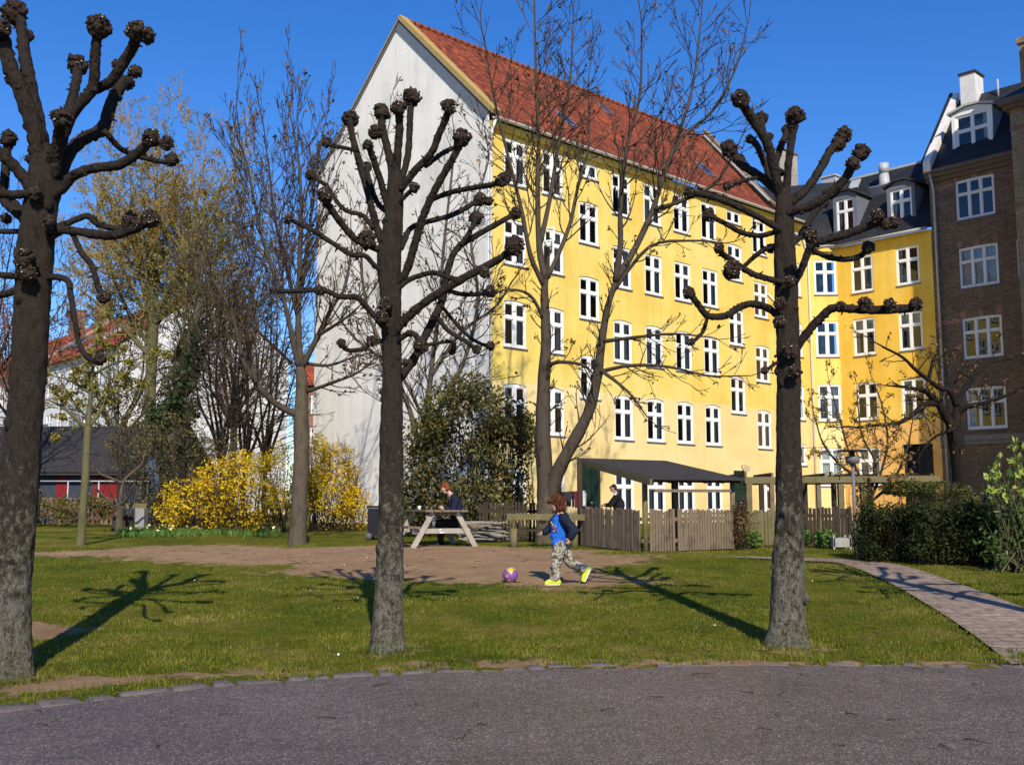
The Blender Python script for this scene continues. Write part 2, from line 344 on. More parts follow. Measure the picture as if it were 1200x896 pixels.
nt.links.new(sky.outputs[0], hs.inputs['Color']); nt.links.new(hs.outputs[0], nt.nodes['Background'].inputs[0])
nt.nodes['Background'].inputs[1].default_value = .14
sc.view_settings.view_transform = 'Standard'; sc.view_settings.look = 'None'; sc.view_settings.exposure = .30; sc.view_settings.gamma = 1
sc.render.engine = 'CYCLES'; sc.cycles.max_bounces = 6; sc.cycles.transparent_max_bounces = 8
sc.cycles.sample_clamp_indirect = 4; sc.cycles.use_denoising = True
# ================================================================== GROUND
def inpoly(X, Y, P):
    ins = np.zeros(X.shape, bool); n = len(P); dist = np.full(X.shape, 1e9)
    for i in range(n):
        x0, y0 = P[i]; x1, y1 = P[(i + 1) % n]
        c = ((y0 > Y) != (y1 > Y)) & (X < (x1 - x0) * (Y - y0) / (y1 - y0 + 1e-12) + x0); ins ^= c
        dx, dy = x1 - x0, y1 - y0; t = np.clip(((X - x0) * dx + (Y - y0) * dy) / (dx * dx + dy * dy + 1e-12), 0, 1)
        dist = np.minimum(dist, np.hypot(X - x0 - t * dx, Y - y0 - t * dy))
    return np.where(ins, dist, -dist)
def gpoly(px): return [(p.x, p.y) for p in (gat(*q) for q in px)]
DIRT = gpoly([(20, 646), (130, 642), (250, 637), (340, 641), (450, 638), (560, 638), (640, 641), (700, 644), (790, 654), (760, 662), (710, 668), (790, 684), (700, 690), (600, 688), (500, 684), (400, 678), (330, 674), (280, 672), (330, 664), (200, 660), (110, 654), (20, 652)])
BARE1 = gpoly([(-60, 722), (60, 728), (110, 736), (70, 748), (-60, 752)])
BARE2 = gpoly([(-60, 790), (60, 788), (170, 785), (330, 776), (430, 778), (430, 786), (300, 797), (150, 808), (-60, 830)])
BARE3 = gpoly([(430, 772), (640, 768), (900, 770), (1180, 772), (1180, 782), (800, 781), (430, 792)])
BARE4 = gpoly([(560, 770), (700, 768), (760, 775), (640, 783)])
kerb_px = [(-220, 868), (-100, 847), (0, 832), (120, 818), (250, 803), (380, 794), (500, 787), (700, 779), (900, 776), (1050, 777), (1190, 779), (1400, 790), (1700, 812)]
KC = [gat(*p) for p in kerb_px]; KX = np.array([p.x for p in KC]); KY = np.array([p.y for p in KC])
def kerby(x): return np.interp(x, KX, KY)
def npgz(Y): return np.where(Y < 9.3, 0, np.where(Y < 21, (Y - 9.3) / 11.7 * .5, .5 + .2 * np.clip((Y - 21) / 19, 0, 1)))
path_l = [(845, 652.2), (890, 654.2), (940, 657), (985, 660), (1035, 679), (1090, 710), (1140, 743), (1185, 778)]
path_r = [(845, 651.9), (890, 651.8), (950, 653.5), (1005, 656), (1060, 663), (1125, 684), (1205, 714), (1330, 770)]
PL = crom([gat(*p) for p in path_l], 5); PRr = crom([gat(*p) for p in path_r], 5)
PATHP = [(p[0], p[1]) for p in PL] + [(p[0], p[1]) for p in PRr][::-1]
def nz(X, Y, s, o=0):
    return np.array([noise.noise(Vector((x * s + o, y * s, o))) for x, y in zip(X.ravel(), Y.ravel())]).reshape(X.shape)
def dirtval(X, Y):
    d = inpoly(X, Y, DIRT) / .75
    d = np.maximum(d, inpoly(X, Y, BARE1) / .30 + .1)
    d = np.maximum(d, inpoly(X, Y, BARE2) / .30 - .6)
    d = np.maximum(d, inpoly(X, Y, BARE3) / .20 - .7)
    d = np.maximum(d, inpoly(X, Y, BARE4) / .3 - .4)
    for tx, ty, r in ((-4.33, 9.05, .55), (-1.25, 10.35, .45), (2.8, 10.65, .5)):
        d = np.maximum(d, (r - np.hypot(X - tx, Y - ty)) / .3 - .35)
    return np.clip(d, -1.5, 1.5)
xs = np.concatenate([[-900, -300, -120, -60, -35, -22], np.arange(-15, 15.01, .2), [22, 35, 60, 120, 300, 900]])
ys = np.concatenate([[-300, -60, -20, -5, 3], np.arange(6, 26, .2), np.arange(26, 41, 1.0), [50, 70, 110, 200, 500, 2000]])
GX, GY = np.meshgrid(xs, ys); GZ = npgz(GY)
near = (np.abs(GX) < 16) & (GY > 5) & (GY < 28)
GZ = np.where(near & (GY > kerby(GX) + .3), GZ + .018 * nz(GX, GY, .9, 3), GZ)
GZ = np.where(near & (inpoly(GX, GY, PATHP) > -.12), npgz(GY) - .03, GZ)
GZ = np.where(GY < kerby(np.clip(GX, -20, 20)) - .12, -.03, GZ)      # kept just under the road sheet
nx_, ny_ = len(xs), len(ys); idx = np.arange(nx_ * ny_).reshape(ny_, nx_)
FQ = np.stack([idx[:-1, :-1], idx[:-1, 1:], idx[1:, 1:], idx[1:, :-1]], -1).reshape(-1, 4)
DV = dirtval(GX, GY)
def groundmat():
    m, nt, bs = newmat('lawn_ground'); tc = N(nt, 'ShaderNodeTexCoord'); O = tc.outputs['Object']
    a = N(nt, 'ShaderNodeAttribute', attribute_name='tint')
    def ns(s, d=8, r=.65):
        n = N(nt, 'ShaderNodeTexNoise', i_Scale=s, i_Detail=d, i_Roughness=r); nt.links.new(O, n.inputs[0]); return n.outputs[0]
    g1 = ramp(nt, ns(.55, 6), [(.33, (.070, .100, .010)), (.5, (.135, .140, .016)), (.66, (.23, .185, .05))])
    g2 = ramp(nt, ns(7, 10, .85), [(.32, (.35, .42, .35)), (.62, (1.3, 1.22, 1.1))])
    gc = mixc(nt, .9, g1.outputs[0], g2.outputs[0], 'MULTIPLY')
    d1 = ramp(nt, ns(1.5, 8), [(.3, (.30, .187, .104)), (.7, (.47, .310, .178))])
    d2 = ramp(nt, ns(9, 10, .85), [(.3, (.62, .6, .58)), (.7, (1.2, 1.2, 1.2))])
    dc = mixc(nt, .9, d1.outputs[0], d2.outputs[0], 'MULTIPLY')
    mu = N(nt, 'ShaderNodeMath', operation='MULTIPLY_ADD'); mu.inputs[1].default_value = 5.0; mu.inputs[2].default_value = -2.55; nt.links.new(ns(3.2, 10, .75), mu.inputs[0])
    ad = N(nt, 'ShaderNodeMath', operation='ADD'); nt.links.new(mu.outputs[0], ad.inputs[0]); nt.links.new(a.outputs['Fac'], ad.inputs[1])
    mu2 = N(nt, 'ShaderNodeMath', operation='MULTIPLY_ADD'); mu2.inputs[1].default_value = 3.0; mu2.inputs[2].default_value = -1.5; nt.links.new(ns(.9, 5, .6), mu2.inputs[0])
    ad2 = N(nt, 'ShaderNodeMath', operation='ADD'); nt.links.new(ad.outputs[0], ad2.inputs[0]); nt.links.new(mu2.outputs[0], ad2.inputs[1])
    f = ramp(nt, ad2.outputs[0], [(.0, (0, 0, 0)), (.30, (1, 1, 1))])
    nt.links.new(mixc(nt, f.outputs[0], gc, dc), bs.inputs['Base Color']); bs.inputs['Roughness'].default_value = 1; bs.inputs['Specular IOR Level'].default_value = .05
    bump(nt, bs, ns(11, 10, .8), 1.0, .06); return m
lawn = tag(link('lawn', npmesh('lawn', np.stack([GX, GY, GZ], -1), FQ, DV.ravel(), [groundmat()], True)), 'worn green lawn with a sandy bare patch', 'lawn', kind='structure')
# asphalt
def asphalt():
    m, nt, bs = newmat('asphalt'); tc = N(nt, 'ShaderNodeTexCoord'); O = tc.outputs['Object']
    v = N(nt, 'ShaderNodeTexVoronoi', i_Scale=95); nt.links.new(O, v.inputs[0])
    r1 = ramp(nt, v.outputs['Color'], [(.1, (.074, .058, .049)), (.62, (.118, .093, .081)), (.95, (.34, .28, .24))])
    n = N(nt, 'ShaderNodeTexNoise', i_Scale=.7, i_Detail=8, i_Roughness=.7); nt.links.new(O, n.inputs[0])
    r2 = ramp(nt, n.outputs[0], [(.3, (.68, .67, .68)), (.7, (1.25, 1.2, 1.2))])
    n3 = N(nt, 'ShaderNodeTexNoise', i_Scale=9, i_Detail=6); nt.links.new(O, n3.inputs[0])
    r3 = ramp(nt, n3.outputs[0], [(.35, (.85, .85, .85)), (.65, (1.1, 1.1, 1.1))])
    c = mixc(nt, .9, mixc(nt, 1, r1.outputs[0], r2.outputs[0], 'MULTIPLY'), r3.outputs[0], 'MULTIPLY')
    nt.links.new(c, bs.inputs['Base Color']); bs.inputs['Roughness'].default_value = .85; bs.inputs['Specular IOR Level'].default_value = .3
    nt.links.new(n.outputs[0], bs.inputs['Roughness']); bump(nt, bs, v.outputs['Distance'], .6, .01); return m
b = MB(); xx = np.arange(-14, 18.01, .4)
for i in range(len(xx) - 1):
    x0, x1 = xx[i], xx[i + 1]
    b.face([(x0, -30, .004), (x1, -30, .004), (x1, kerby(x1) - .06, .004), (x0, kerby(x0) - .06, .004)])
tag(b.build('road', asphalt(), org=(0, 0, 0)), 'grey asphalt path across the foreground', 'road', kind='structure')
STONE = M('kerb_stone', [(.075, .062, .055), (.14, .12, .115), (.09, .078, .07)], 7, .9, .6, .01, fine=30)
b = MB(); x = -13.5
while x < 17:
    L = R.uniform(.16, .40); xa, xb = x, x + L - R.uniform(.02, .06); ya, yb = float(kerby(xa)) + .05, float(kerby(xb)) + .05; h = R.uniform(.006, .020); wd = R.uniform(.09, .14)
    j = [R.uniform(-.03, .03) for _ in range(4)]
    tx_, ty_ = (xb - xa), (yb - ya); tl_ = math.hypot(tx_, ty_); nx2, ny2 = -ty_ / tl_, tx_ / tl_
    ba = [(xa - nx2 * (wd + j[0]), ya - ny2 * (wd + j[0]), -.05), (xb - nx2 * (wd + j[1]), yb - ny2 * (wd + j[1]), -.05), (xb + nx2 * (wd + j[2]), yb + ny2 * (wd + j[2]), -.05), (xa + nx2 * (wd + j[3]), ya + ny2 * (wd + j[3]), -.05)]
    tp = [(p[0] + (.02 if k in (0, 3) else -.02), p[1] + (.012 if k < 2 else -.012), h + R.uniform(-.006, .006)) for k, p in enumerate(ba)]
    md = [(p[0], p[1], h - .012) for p in ba]
    b.raw(ba + md + tp, [(0, 1, 5, 4), (1, 2, 6, 5), (2, 3, 7, 6), (3, 0, 4, 7), (4, 5, 9, 8), (5, 6, 10, 9), (6, 7, 11, 10), (7, 4, 8, 11), (8, 9, 10, 11)], True); x += L
tag(b.build('kerb', STONE, org=(0, 0, 0)), 'row of worn stone setts edging the asphalt', 'kerb', kind='structure')
# footpath of pavers
PAVE = brickmat('footpath_pavers', (.33, .25, .195), (.26, .195, .155), (.10, .085, .07), .42, .21, False, .012, .9, .3)
V = []; n = len(PL)
for i in range(n):
    a = Vector(PL[i]); c = Vector(PRr[i])
    for k in range(5):
        q = a.lerp(c, k / 4); V.append((q.x, q.y, gz(q.y) + .006))
Fq = [(i * 5 + k, i * 5 + k + 1, (i + 1) * 5 + k + 1, (i + 1) * 5 + k) for i in range(n - 1) for k in range(4)]
b = MB(); b.raw(V, Fq); o = b.build('footpath', PAVE, org=(4.5, 13, 0)); tag(o, 'pinkish paver footpath curving to the houses', 'footpath', kind='structure')
o.rotation_euler = (0, 0, 0)
# ------------------------------------------------------------------ grass
def grass_pts(n, x0, x1, y0, y1):
    X = NR.uniform(x0, x1, n); Y = NR.uniform(y0, y1, n); return X, Y
def blades(name, X, Y, h0, h1, wd, label):
    n = len(X); Z = npgz(Y); h = NR.uniform(h0, h1, n); a = NR.uniform(0, 6.28, n); l = NR.uniform(.1, .8, n) * h; la = NR.uniform(0, 6.28, n)
    V = np.stack([np.stack([X - np.cos(a) * wd, Y - np.sin(a) * wd, Z - .01], 1), np.stack([X + np.cos(a) * wd, Y + np.sin(a) * wd, Z - .01], 1), np.stack([X + l * np.cos(la), Y + l * np.sin(la), Z + h], 1)], 1)
    big = np.array([.7 * noise.noise(Vector((x * .6, y * .6, 7))) + .7 * noise.noise(Vector((x * 2.3, y * 2.3, 9))) for x, y in zip(X, Y)])
    t = np.clip(NR.normal(.45, .24, n) + .6 * big, 0, 1)
    me = npmesh(name, V.reshape(-1, 3), np.arange(n * 3).reshape(n, 3), np.repeat(t, 3), [GRASS])
    return tag(link(name, me), label, 'grass', kind='stuff')
n = 420000
u = NR.random(n); Y = 7.3 + (24.5 - 7.3) * u ** 1.5; X = NR.uniform(-1, 1, n) * (Y * .54 + .8)
kk = (Y > kerby(X) + .14)
dv = dirtval(X, Y); nn = np.array([noise.noise(Vector((x * 2.5, y * 2.5, 1))) + .6 * noise.noise(Vector((x * 7, y * 7, 4))) for x, y in zip(X, Y)])
kk &= (dv + 1.5 * nn + NR.normal(0, .3, n)) < -.12
patch = np.array([noise.noise(Vector((x * .9, y * .9, 21))) for x, y in zip(X, Y)]); kk &= NR.random(n) < np.clip(.75 - 1.1 * patch, .12, 1)
kk &= inpoly(X, Y, PATHP) < .01 + .05 * NR.normal(size=n)
X, Y = X[kk], Y[kk]
blades('grass', X, Y, .010, .036, .0055, 'short patchy grass of the lawn')
# tufts along the kerb and round the trunks
TX = []; TY = []
for i in range(170):
    x = R.uniform(-6, 8); y = float(kerby(x)) + abs(R.gauss(.20, .25)); k = R.randint(15, 60)
    TX += list(NR.normal(x, .06, k)); TY += list(np.maximum(NR.normal(y, .035, k), kerby(x) - .02))
for tx, ty, r in ((-4.33, 9.05, .33), (-1.25, 10.35, .2), (2.8, 10.65, .25), (-4.88, 23.3, .3), (.8, 24.2, .4)):
    for i in range(26):
        a = R.uniform(0, 6.28); k = 45; TX += list(NR.normal(tx + math.cos(a) * r, .07, k)); TY += list(NR.normal(ty + math.sin(a) * r, .07, k))
fe = [gat(x, 648) for x in range(700, 860, 4)] + [gat(x, 641) for x in range(560, 700, 6)] + [gat(x, 640) for x in range(860, 1000, 4)] + [gat(x, 622) for x in range(40, 440, 4)]
for p in fe: TX += list(NR.normal(p.x, .15, 30)); TY += list(NR.normal(p.y, .12, 30))
blades('grass_tufts', np.array(TX), np.array(TY), .02, .07, .006, 'longer grass tufts by kerb, trunks and fences')
n = 2600; cy = 8.2 + 14 * NR.random(n) ** 1.5; cx = NR.uniform(-1, 1, n) * (cy * .54 + .6); dd = dirtval(cx, cy); ok = (cy > kerby(cx) + .2) & (dd < .3) & (inpoly(cx, cy, PATHP) < -.05); cx, cy = cx[ok], cy[ok]
k = 16; blades('grass_clumps', np.repeat(cx, k) + NR.normal(0, .035, len(cx) * k), np.repeat(cy, k) + NR.normal(0, .035, len(cx) * k), .018, .05, .0055, 'scattered clumps of taller grass over the lawn')
def litter(name, label, n, x0, x1, y0, y1, L0, L1, w_, mat, dirt):
    b = MB(); c = 0
    while c < n:
        x, y = R.uniform(x0, x1), R.uniform(y0, y1)
        if dirt and dirtval(np.array([x]), np.array([y]))[0] < .2: continue
        c += 1; a = R.uniform(0, 6.28); L = R.uniform(L0, L1); z = gz(y) + .012; p = Vector((x, y, z)); q = p + Vector((math.cos(a) * L, math.sin(a) * L, R.uniform(0, .015))); m_ = p.lerp(q, .5) + Vector((R.gauss(0, .15) * L, R.gauss(0, .15) * L, .004)); b.tube([p, m_, q], [w_, w_ * .8, w_ * .5], 4)
    return tag(b.build(name, mat), label, 'twigs', kind='stuff')
litter('ground_twigs', 'small broken twigs lying on sand, grass and asphalt', 420, -9, 9, 6.5, 22, .04, .22, .0045, TWIG, False)
n = 320; px_, py_ = NR.uniform(-9, 6, n), NR.uniform(14, 24, n); ok = dirtval(px_, py_) > .2; px_, py_ = px_[ok], py_[ok]; b = MB()
for x, y in zip(px_, py_): q = R.uniform(.006, .02); b.ball((x, y, gz(y) + .012), (q * 1.3, q, q * .7), 6, 4, .4)
tag(b.build('pebbles', M('pale_pebble', [(.34, .26, .20), (.20, .15, .11)], 9, .9, .1)), 'small pebbles on the sandy bare patch', 'pebbles', kind='stuff')
n = 500; b = MB()
for i in range(n): x, y = R.uniform(-5.5, 6.5), R.uniform(5.2, 9.1); y = min(y, float(kerby(x)) - .02); q = R.uniform(.003, .008); b.ball((x, y, .006), (q * 1.2, q, q * .8), 5, 4, .3)
tag(b.build('grit', STONE), 'loose grit on the asphalt', 'grit', kind='stuff')
# daisies and litter leaves
n = 26; Y = NR.uniform(9.8, 20, n); X = NR.uniform(-1, 1, n) * Y * .5
tag(link('daisies', leafmesh('daisies', np.stack([X, Y, npgz(Y) + .035], 1), .022, [PETALW], 1.0, up=0)), 'tiny white daisies dotted over the lawn', 'flowers', kind='stuff')
n = 170; Y = 7 + 3.2 * NR.random(n); X = NR.uniform(-5, 6, n); Y = np.where(NR.random(n) < .75, kerby(X) + NR.normal(.05, .35, n), Y)
tag(link('fallen_leaves', leafmesh('fallen_leaves', np.stack([X, Y, npgz(Y) + .035], 1), .024, [LBROWN], .8)), 'scraps of withered leaves along the kerb', 'leaves', kind='stuff')
# ================================================================== BUILDINGS
D1 = Vector((0.735076, 0.677985, 0)); D2 = Vector((-0.677985, 0.735076, 0))
C0 = Vector((-0.8229, 35.0, 0)); P1 = C0 + D1 * 20.85; P2 = Vector((15.893, 49.094, 0))
FA = Fr(C0, D1)                        # long yellow facade
FG = Fr(C0 + D2 * 11.2, -D2)           # white gable
FC = Fr(P1, (P2 - P1))                 # chamfered corner
FB = Fr(P2, -D2)                       # ochre facade, then the brick one
def wall(mb, s0, s1, z0, z1, holes, zsplit=None, mi=(0, 0), reveal=.10, back=True):
    """flat wall with rectangular openings (s0,s1,z0,z1,arch) and their reveals"""
    xs = sorted({s0, s1, *[h[0] for h in holes], *[h[1] for h in holes]}); zs = sorted({z0, z1, *[h[2] for h in holes], *[h[3] for h in holes], *([zsplit] if zsplit else [])})
    xs = [x for x in xs if s0 <= x <= s1]; zs = [z for z in zs if z0 <= z <= z1]
    for i in range(len(xs) - 1):
        for k in range(len(zs) - 1):
            cx, cz = (xs[i] + xs[i + 1]) / 2, (zs[k] + zs[k + 1]) / 2
            if any(h[0] < cx < h[1] and h[2] < cz < h[3] for h in holes): continue
            mb.mi = mi[1] if zsplit and cz < zsplit else mi[0]
            mb.face([(xs[i], 0, zs[k]), (xs[i + 1], 0, zs[k]), (xs[i + 1], 0, zs[k + 1]), (xs[i], 0, zs[k + 1])])
    for a, c, e, g, arch in holes:
        mb.mi = mi[1] if zsplit and (e + g) / 2 < zsplit else mi[0]; r = reveal
        mb.face([(a, 0, e), (a, r, e), (a, r, g), (a, 0, g)]); mb.face([(c, 0, e), (c, 0, g), (c, r, g), (c, r, e)])
        mb.face([(a, 0, g), (a, r, g), (c, r, g), (c, 0, g)]); mb.face([(a, 0, e), (c, 0, e), (c, r, e), (a, r, e)])
        if arch:
            n = 6; P = [(a + (c - a) * i / (2 * n), g - arch * (1 - math.sin(math.pi / 2 * i / n))) for i in range(n + 1)]
            for sgn in (0, 1):
                Q = P if not sgn else [(a + c - p[0], p[1]) for p in P]; cor = (a if not sgn else c, g)
                for i in range(n):
                    f = [(cor[0], 0, cor[1]), (Q[i][0], 0, Q[i][1]), (Q[i + 1][0], 0, Q[i + 1][1])]
                    mb.face(f if not sgn else f[::-1])
                    f2 = [(Q[i][0], 0, Q[i][1]), (Q[i][0], r, Q[i][1]), (Q[i + 1][0], r, Q[i + 1][1]), (Q[i + 1][0], 0, Q[i + 1][1])]; mb.face(f2)
WCACHE = {}
def window_meshes(w, h, cols, rows, style, paint, arch):
    """meshes of one window in its own frame: x across, y into the wall, z up, origin at the sill's left end"""
    key = (round(w, 3), round(h, 3), cols, rows, style, paint.name, arch)
    if key in WCACHE: return WCACHE[key]
    f = MB(); fo, mw, tw = .085, .15, .12
    if style == 'wide': fo, mw, tw = .08, .12, .11
    if style == 'brick': fo, mw, tw = .08, .10, .09
    y0, y1 = .035, .10
    f.box(0, fo, y0, y1, 0, h); f.box(w - fo, w, y0, y1, 0, h); f.box(fo, w - fo, y0, y1, 0, .10)
    if arch: f.box(fo, w - fo, y0, y1, h - fo - arch * .55, h)
    else: f.box(fo, w - fo, y0, y1, h - fo, h)
    top = h - fo - (arch * .55 if arch else 0)
    zt = .10 + (top - .10) * .66
    if rows == 2: f.box(fo, w - fo, y0 - .012, y1, zt - tw / 2, zt + tw / 2)
    cx = [fo + (w - 2 * fo) * i / cols for i in range(1, cols)]
    for c in cx:
        if rows == 2:
            f.box(c - mw / 2, c + mw / 2, y0 - .008, y1, .10, zt - tw / 2); f.box(c - mw / 2, c + mw / 2, y0 - .008, y1, zt + tw / 2, top)
        else: f.box(c - mw / 2, c + mw / 2, y0 - .008, y1, .10, top)
    # sash bars round each light
    ex = [fo] + [v for c in cx for v in (c - mw / 2, c + mw / 2)] + [w - fo]; sb = .03
    rowsz = [(.10, zt - tw / 2), (zt + tw / 2, top)] if rows == 2 else [(.10, top)]
    p = MB()
    for i in range(cols):
        a, c = ex[2 * i], ex[2 * i + 1]
        for e, g in rowsz:
            f.box(a, a + sb, y0 + .018, y1, e, g); f.box(c - sb, c, y0 + .018, y1, e, g); f.box(a + sb, c - sb, y0 + .018, y1, e, e + sb); f.box(a + sb, c - sb, y0 + .018, y1, g - sb, g)
            p.face([(a + sb, .075, e + sb), (c - sb, .075, e + sb), (c - sb, .075, g - sb), (a + sb, .075, g - sb)])
    s = MB(); s.box(-.03, w + .03, -.05, .034, -.05, -.003)
    WCACHE[key] = (f.mesh('window', paint), p.mesh('pane', GLASS), s.mesh('sill', GREYB), ex, rowsz); return WCACHE[key]
CURTM = {}
def curtain_mesh(x0, x1, z0, z1, cm):
    key = (round(x0, 2), round(x1, 2), round(z0, 2), round(z1, 2), cm.name)
    if key not in CURTM:
        b = MB(); n = max(6, int((x1 - x0) / .035)); V = []
        for i in range(n + 1):
            x = x0 + (x1 - x0) * i / n; y = .17 + .018 * math.sin(i * 1.7) + .008 * math.sin(i * 4.1); V += [(x, y, z0), (x, y, z1)]
        b.raw(V, [(2 * i, 2 * i + 2, 2 * i + 3, 2 * i + 1) for i in range(n)], True); CURTM[key] = b.mesh('curtain', cm)
    return CURTM[key]
def window(parent, fr, s, z, w, h, cols=2, rows=2, style='std', paint=WPAINT, arch=0, curt=None, sill=True, d=0, name='window'):
    fm, pm, sm, ex, rz = window_meshes(w, h, cols, rows, style, paint, arch)
    o = link(name, fm, parent, fr.w(s, d, z)); o.rotation_euler = (0, 0, fr.ang)
    link('pane', pm, o).location = (0, 0, 0)
    if sill: link('sill', sm, o).location = (0, 0, 0)
    if curt:
        for k in curt:
            zz = (.08, h - .08)
            a = {'L': (.08, .08 + (w - .16) * .3), 'R': (w - .08 - (w - .16) * .3, w - .08), 'A': (.08, w - .08), 'l': (.08, .08 + (w - .16) * .18), 'r': (w - .08 - (w - .16) * .18, w - .08), 'B': (.08, w - .08), 'g': (w - .08 - (w - .16) * .4, w - .08)}[k]
            if k == 'B': zz = (h * .62, h - .08)
            link('curtain', curtain_mesh(a[0], a[1], zz[0], zz[1], CURT2 if k == 'g' else CURT), o).location = (0, 0, 0)
    return o
def rp(mb, pts): mb.face(pts)      # roof polygon in frame coordinates (s, -d, z)
def L_(s, d, z): return (s, -d, z)
# ---- long yellow house with the white gable
A = thing('apartment_house', 'long yellow apartment house with white end gable and red tiled roof', 'building', (C0.x, C0.y, .45))
CS = {'A': 1.28, 'B': 3.20, 'C': 5.15, 'D': 7.06, 'E': 9.0, 'F': 10.92, 'G': 12.84, 'H': 14.72, 'I': 16.70, 'J': 19.66}
RZ = {5: (12.86, 1.68, 0), 4: (9.92, 1.66, .0), 3: (6.95, 1.69, .07), 2: (3.93, 1.75, .10), 1: (1.12, 1.6, .10)}
CURTS = {'E5': 'A', 'D3': 'A', 'E3': 'A', 'A5': 'r', 'B5': 'r', 'D5': 'g', 'F5': 'g', 'G5': 'r', 'I5': 'l', 'E4': 'lr', 'D4': 'r', 'F4': '', 'G4': 'lr', 'I4': 'g', 'A3': 'g', 'B3': 'r', 'F3': 'r', 'G3': 'lr', 'I3': 'r', 'D2': 'r', 'E2': 'R', 'F2': 'g', 'G2': 'r', 'I2': 'A', 'C4': 'l', 'C3': 'l', 'A2': 'L', 'D1': 'A', 'E1': 'A', 'F1': 'A', 'G1': 'A', 'A1': 'LR', 'B1': 'l', 'H3': 'lr'}
W = []
for c in 'ABDEFGI':
    for r in (5, 4, 3, 2, 1):
        z, h, ar = RZ[r]; W.append((c + str(r), CS[c] - .555, z, 1.11, h, 2, 2, ar))
for c in 'CHJ':
    ww = 1.11 if c != 'J' else .95
    W.append((c + '5s', CS[c] - ww / 2, 13.97, ww, .60, 2, 1, 0))
    for r, z in ((4, 11.36), (3, 8.43), (2, 5.40)): W.append((c + str(r), CS[c] - ww / 2, z, ww, 1.66, 2, 2, .06))
W.append(('J1', CS['J'] - .475, 3.25, .95, 1.0, 2, 1, 0))
holes = [(s, s + w_, z, z + h, ar) for _, s, z, w_, h, _, _, ar in W] + [(CS['C'] - .55, CS['C'] + .55, .42, 2.9, 0), (CS['H'] - .5, CS['H'] + .5, .42, 2.9, 0)]
b = MB(); wall(b, 0, 20.85, -.5, 14.95, holes, 5.72, (0, 1)); b.build('wall', [YEL, YELP], A, FA)
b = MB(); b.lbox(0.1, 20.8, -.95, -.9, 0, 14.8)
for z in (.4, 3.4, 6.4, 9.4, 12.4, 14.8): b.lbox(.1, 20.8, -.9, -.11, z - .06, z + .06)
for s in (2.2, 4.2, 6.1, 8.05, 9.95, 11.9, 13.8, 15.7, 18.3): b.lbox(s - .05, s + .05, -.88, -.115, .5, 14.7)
b.build('dark_room_backing', DARKIN, A, FA)  # backing and slabs coloured dark as the gloom of the rooms
for nm, s, z, w_, h, cc, rr, ar in W: window(A, FA, s, z, w_, h, cc, rr, arch=ar, curt=CURTS.get(nm) or R.choice(['lr', 'l', 'r', 'B', 'g', 'R']))
# one casement of the fourth-floor window standing open
b = MB(); f0 = FA.w(CS['B'] - .47, .02, 9.92 + 1.12); u = (D1 * math.cos(1.15) + FA.n * math.sin(1.15))
for z0, z1 in ((0, .5),):
    for q in ((0, .05), (.36, .41)): b.bar(f0 + u * (q[0] + .025), f0 + u * (q[0] + .025) + Vector((0, 0, z1)), .05, .045, u)
    for zz in (0.02, z1): b.bar(f0 + Vector((0, 0, zz)), f0 + u * .41 + Vector((0, 0, zz)), .045, .05)
b.build('open_casement', WPAINT, A)
for c in 'CH':
    b = MB(); b.lbox(CS[c] - .55 if c == 'C' else CS[c] - .5, CS[c] + .55 if c == 'C' else CS[c] + .5, -.10, -.05, .42, 2.9)
    for k in range(2):
        for q in range(3): b.lbox(CS[c] - .42 + k * .46, CS[c] - .04 + k * .46, -.05, -.03, .55 + q * .78, 1.2 + q * .78)
    dr = b.build('door', GREEND, A, FA)
    b = MB(); b.ball((CS[c] + .05, .03, 1.5), .04); o = link('handle', b.mesh('handle', ZINC), dr); o.location = (0, 0, 0)
# gable wall (ground plan 11.2 m deep), chamfer of weather stains in its plaster
b = MB(); b.face([L_(0, 0, -.5), L_(11.2, 0, -.5), L_(11.2, 0, 15.35), L_(5.8, 0, 20.55), L_(0, 0, 15.55)])
b.face([L_(0, -20, -.5), L_(0, 0, -.5), L_(0, 0, 15.55), L_(0, -20, 15.55)])
b.build('gable_wall', WHP, A, FG)
b = MB(); b.lbox(11.2 - .16, 11.204, -.02, .012, .5, 15.3); b.build('corner_strip', WPAINT, A, FG)
# verge: grey flashing board under an ochre mortar edge, following the right rake; thin zinc strip on the other rake
def rake(p0, p1, t0, t1, d0, d1): # quad strip prism along a rake in the gable frame, offsets perpendicular
    (a, z0), (c, z1) = p0, p1; L = math.hypot(c - a, z1 - z0); nx, nz_ = -(z1 - z0) / L, (c - a) / L
    if nz_ < 0: nx, nz_ = -nx, -nz_
    return [L_(a + nx * t0, d0, z0 + nz_ * t0), L_(c + nx * t0, d0, z1 + nz_ * t0), L_(c + nx * t1, d0, z1 + nz_ * t1), L_(a + nx * t1, d0, z0 + nz_ * t1)], Vector((0, -(d1 - d0), 0))
b = MB(); b.prism(*rake((5.78, 20.62), (11.25, 15.30), -.36, .02, .004, .05)); b.prism(*rake((5.8, 20.6), (0, 15.60), -.10, .0, .004, .05)); b.build('flashing_board', GREYB, A, FG)
b = MB(); b.prism(*rake((5.75, 20.68), (11.45, 15.13), .025, .20, -.28, .10)); b.prism(*rake((5.85, 20.68), (-.15, 15.50), .005, .08, -.28, .08)); b.build('verge', OCHRE, A, FG)
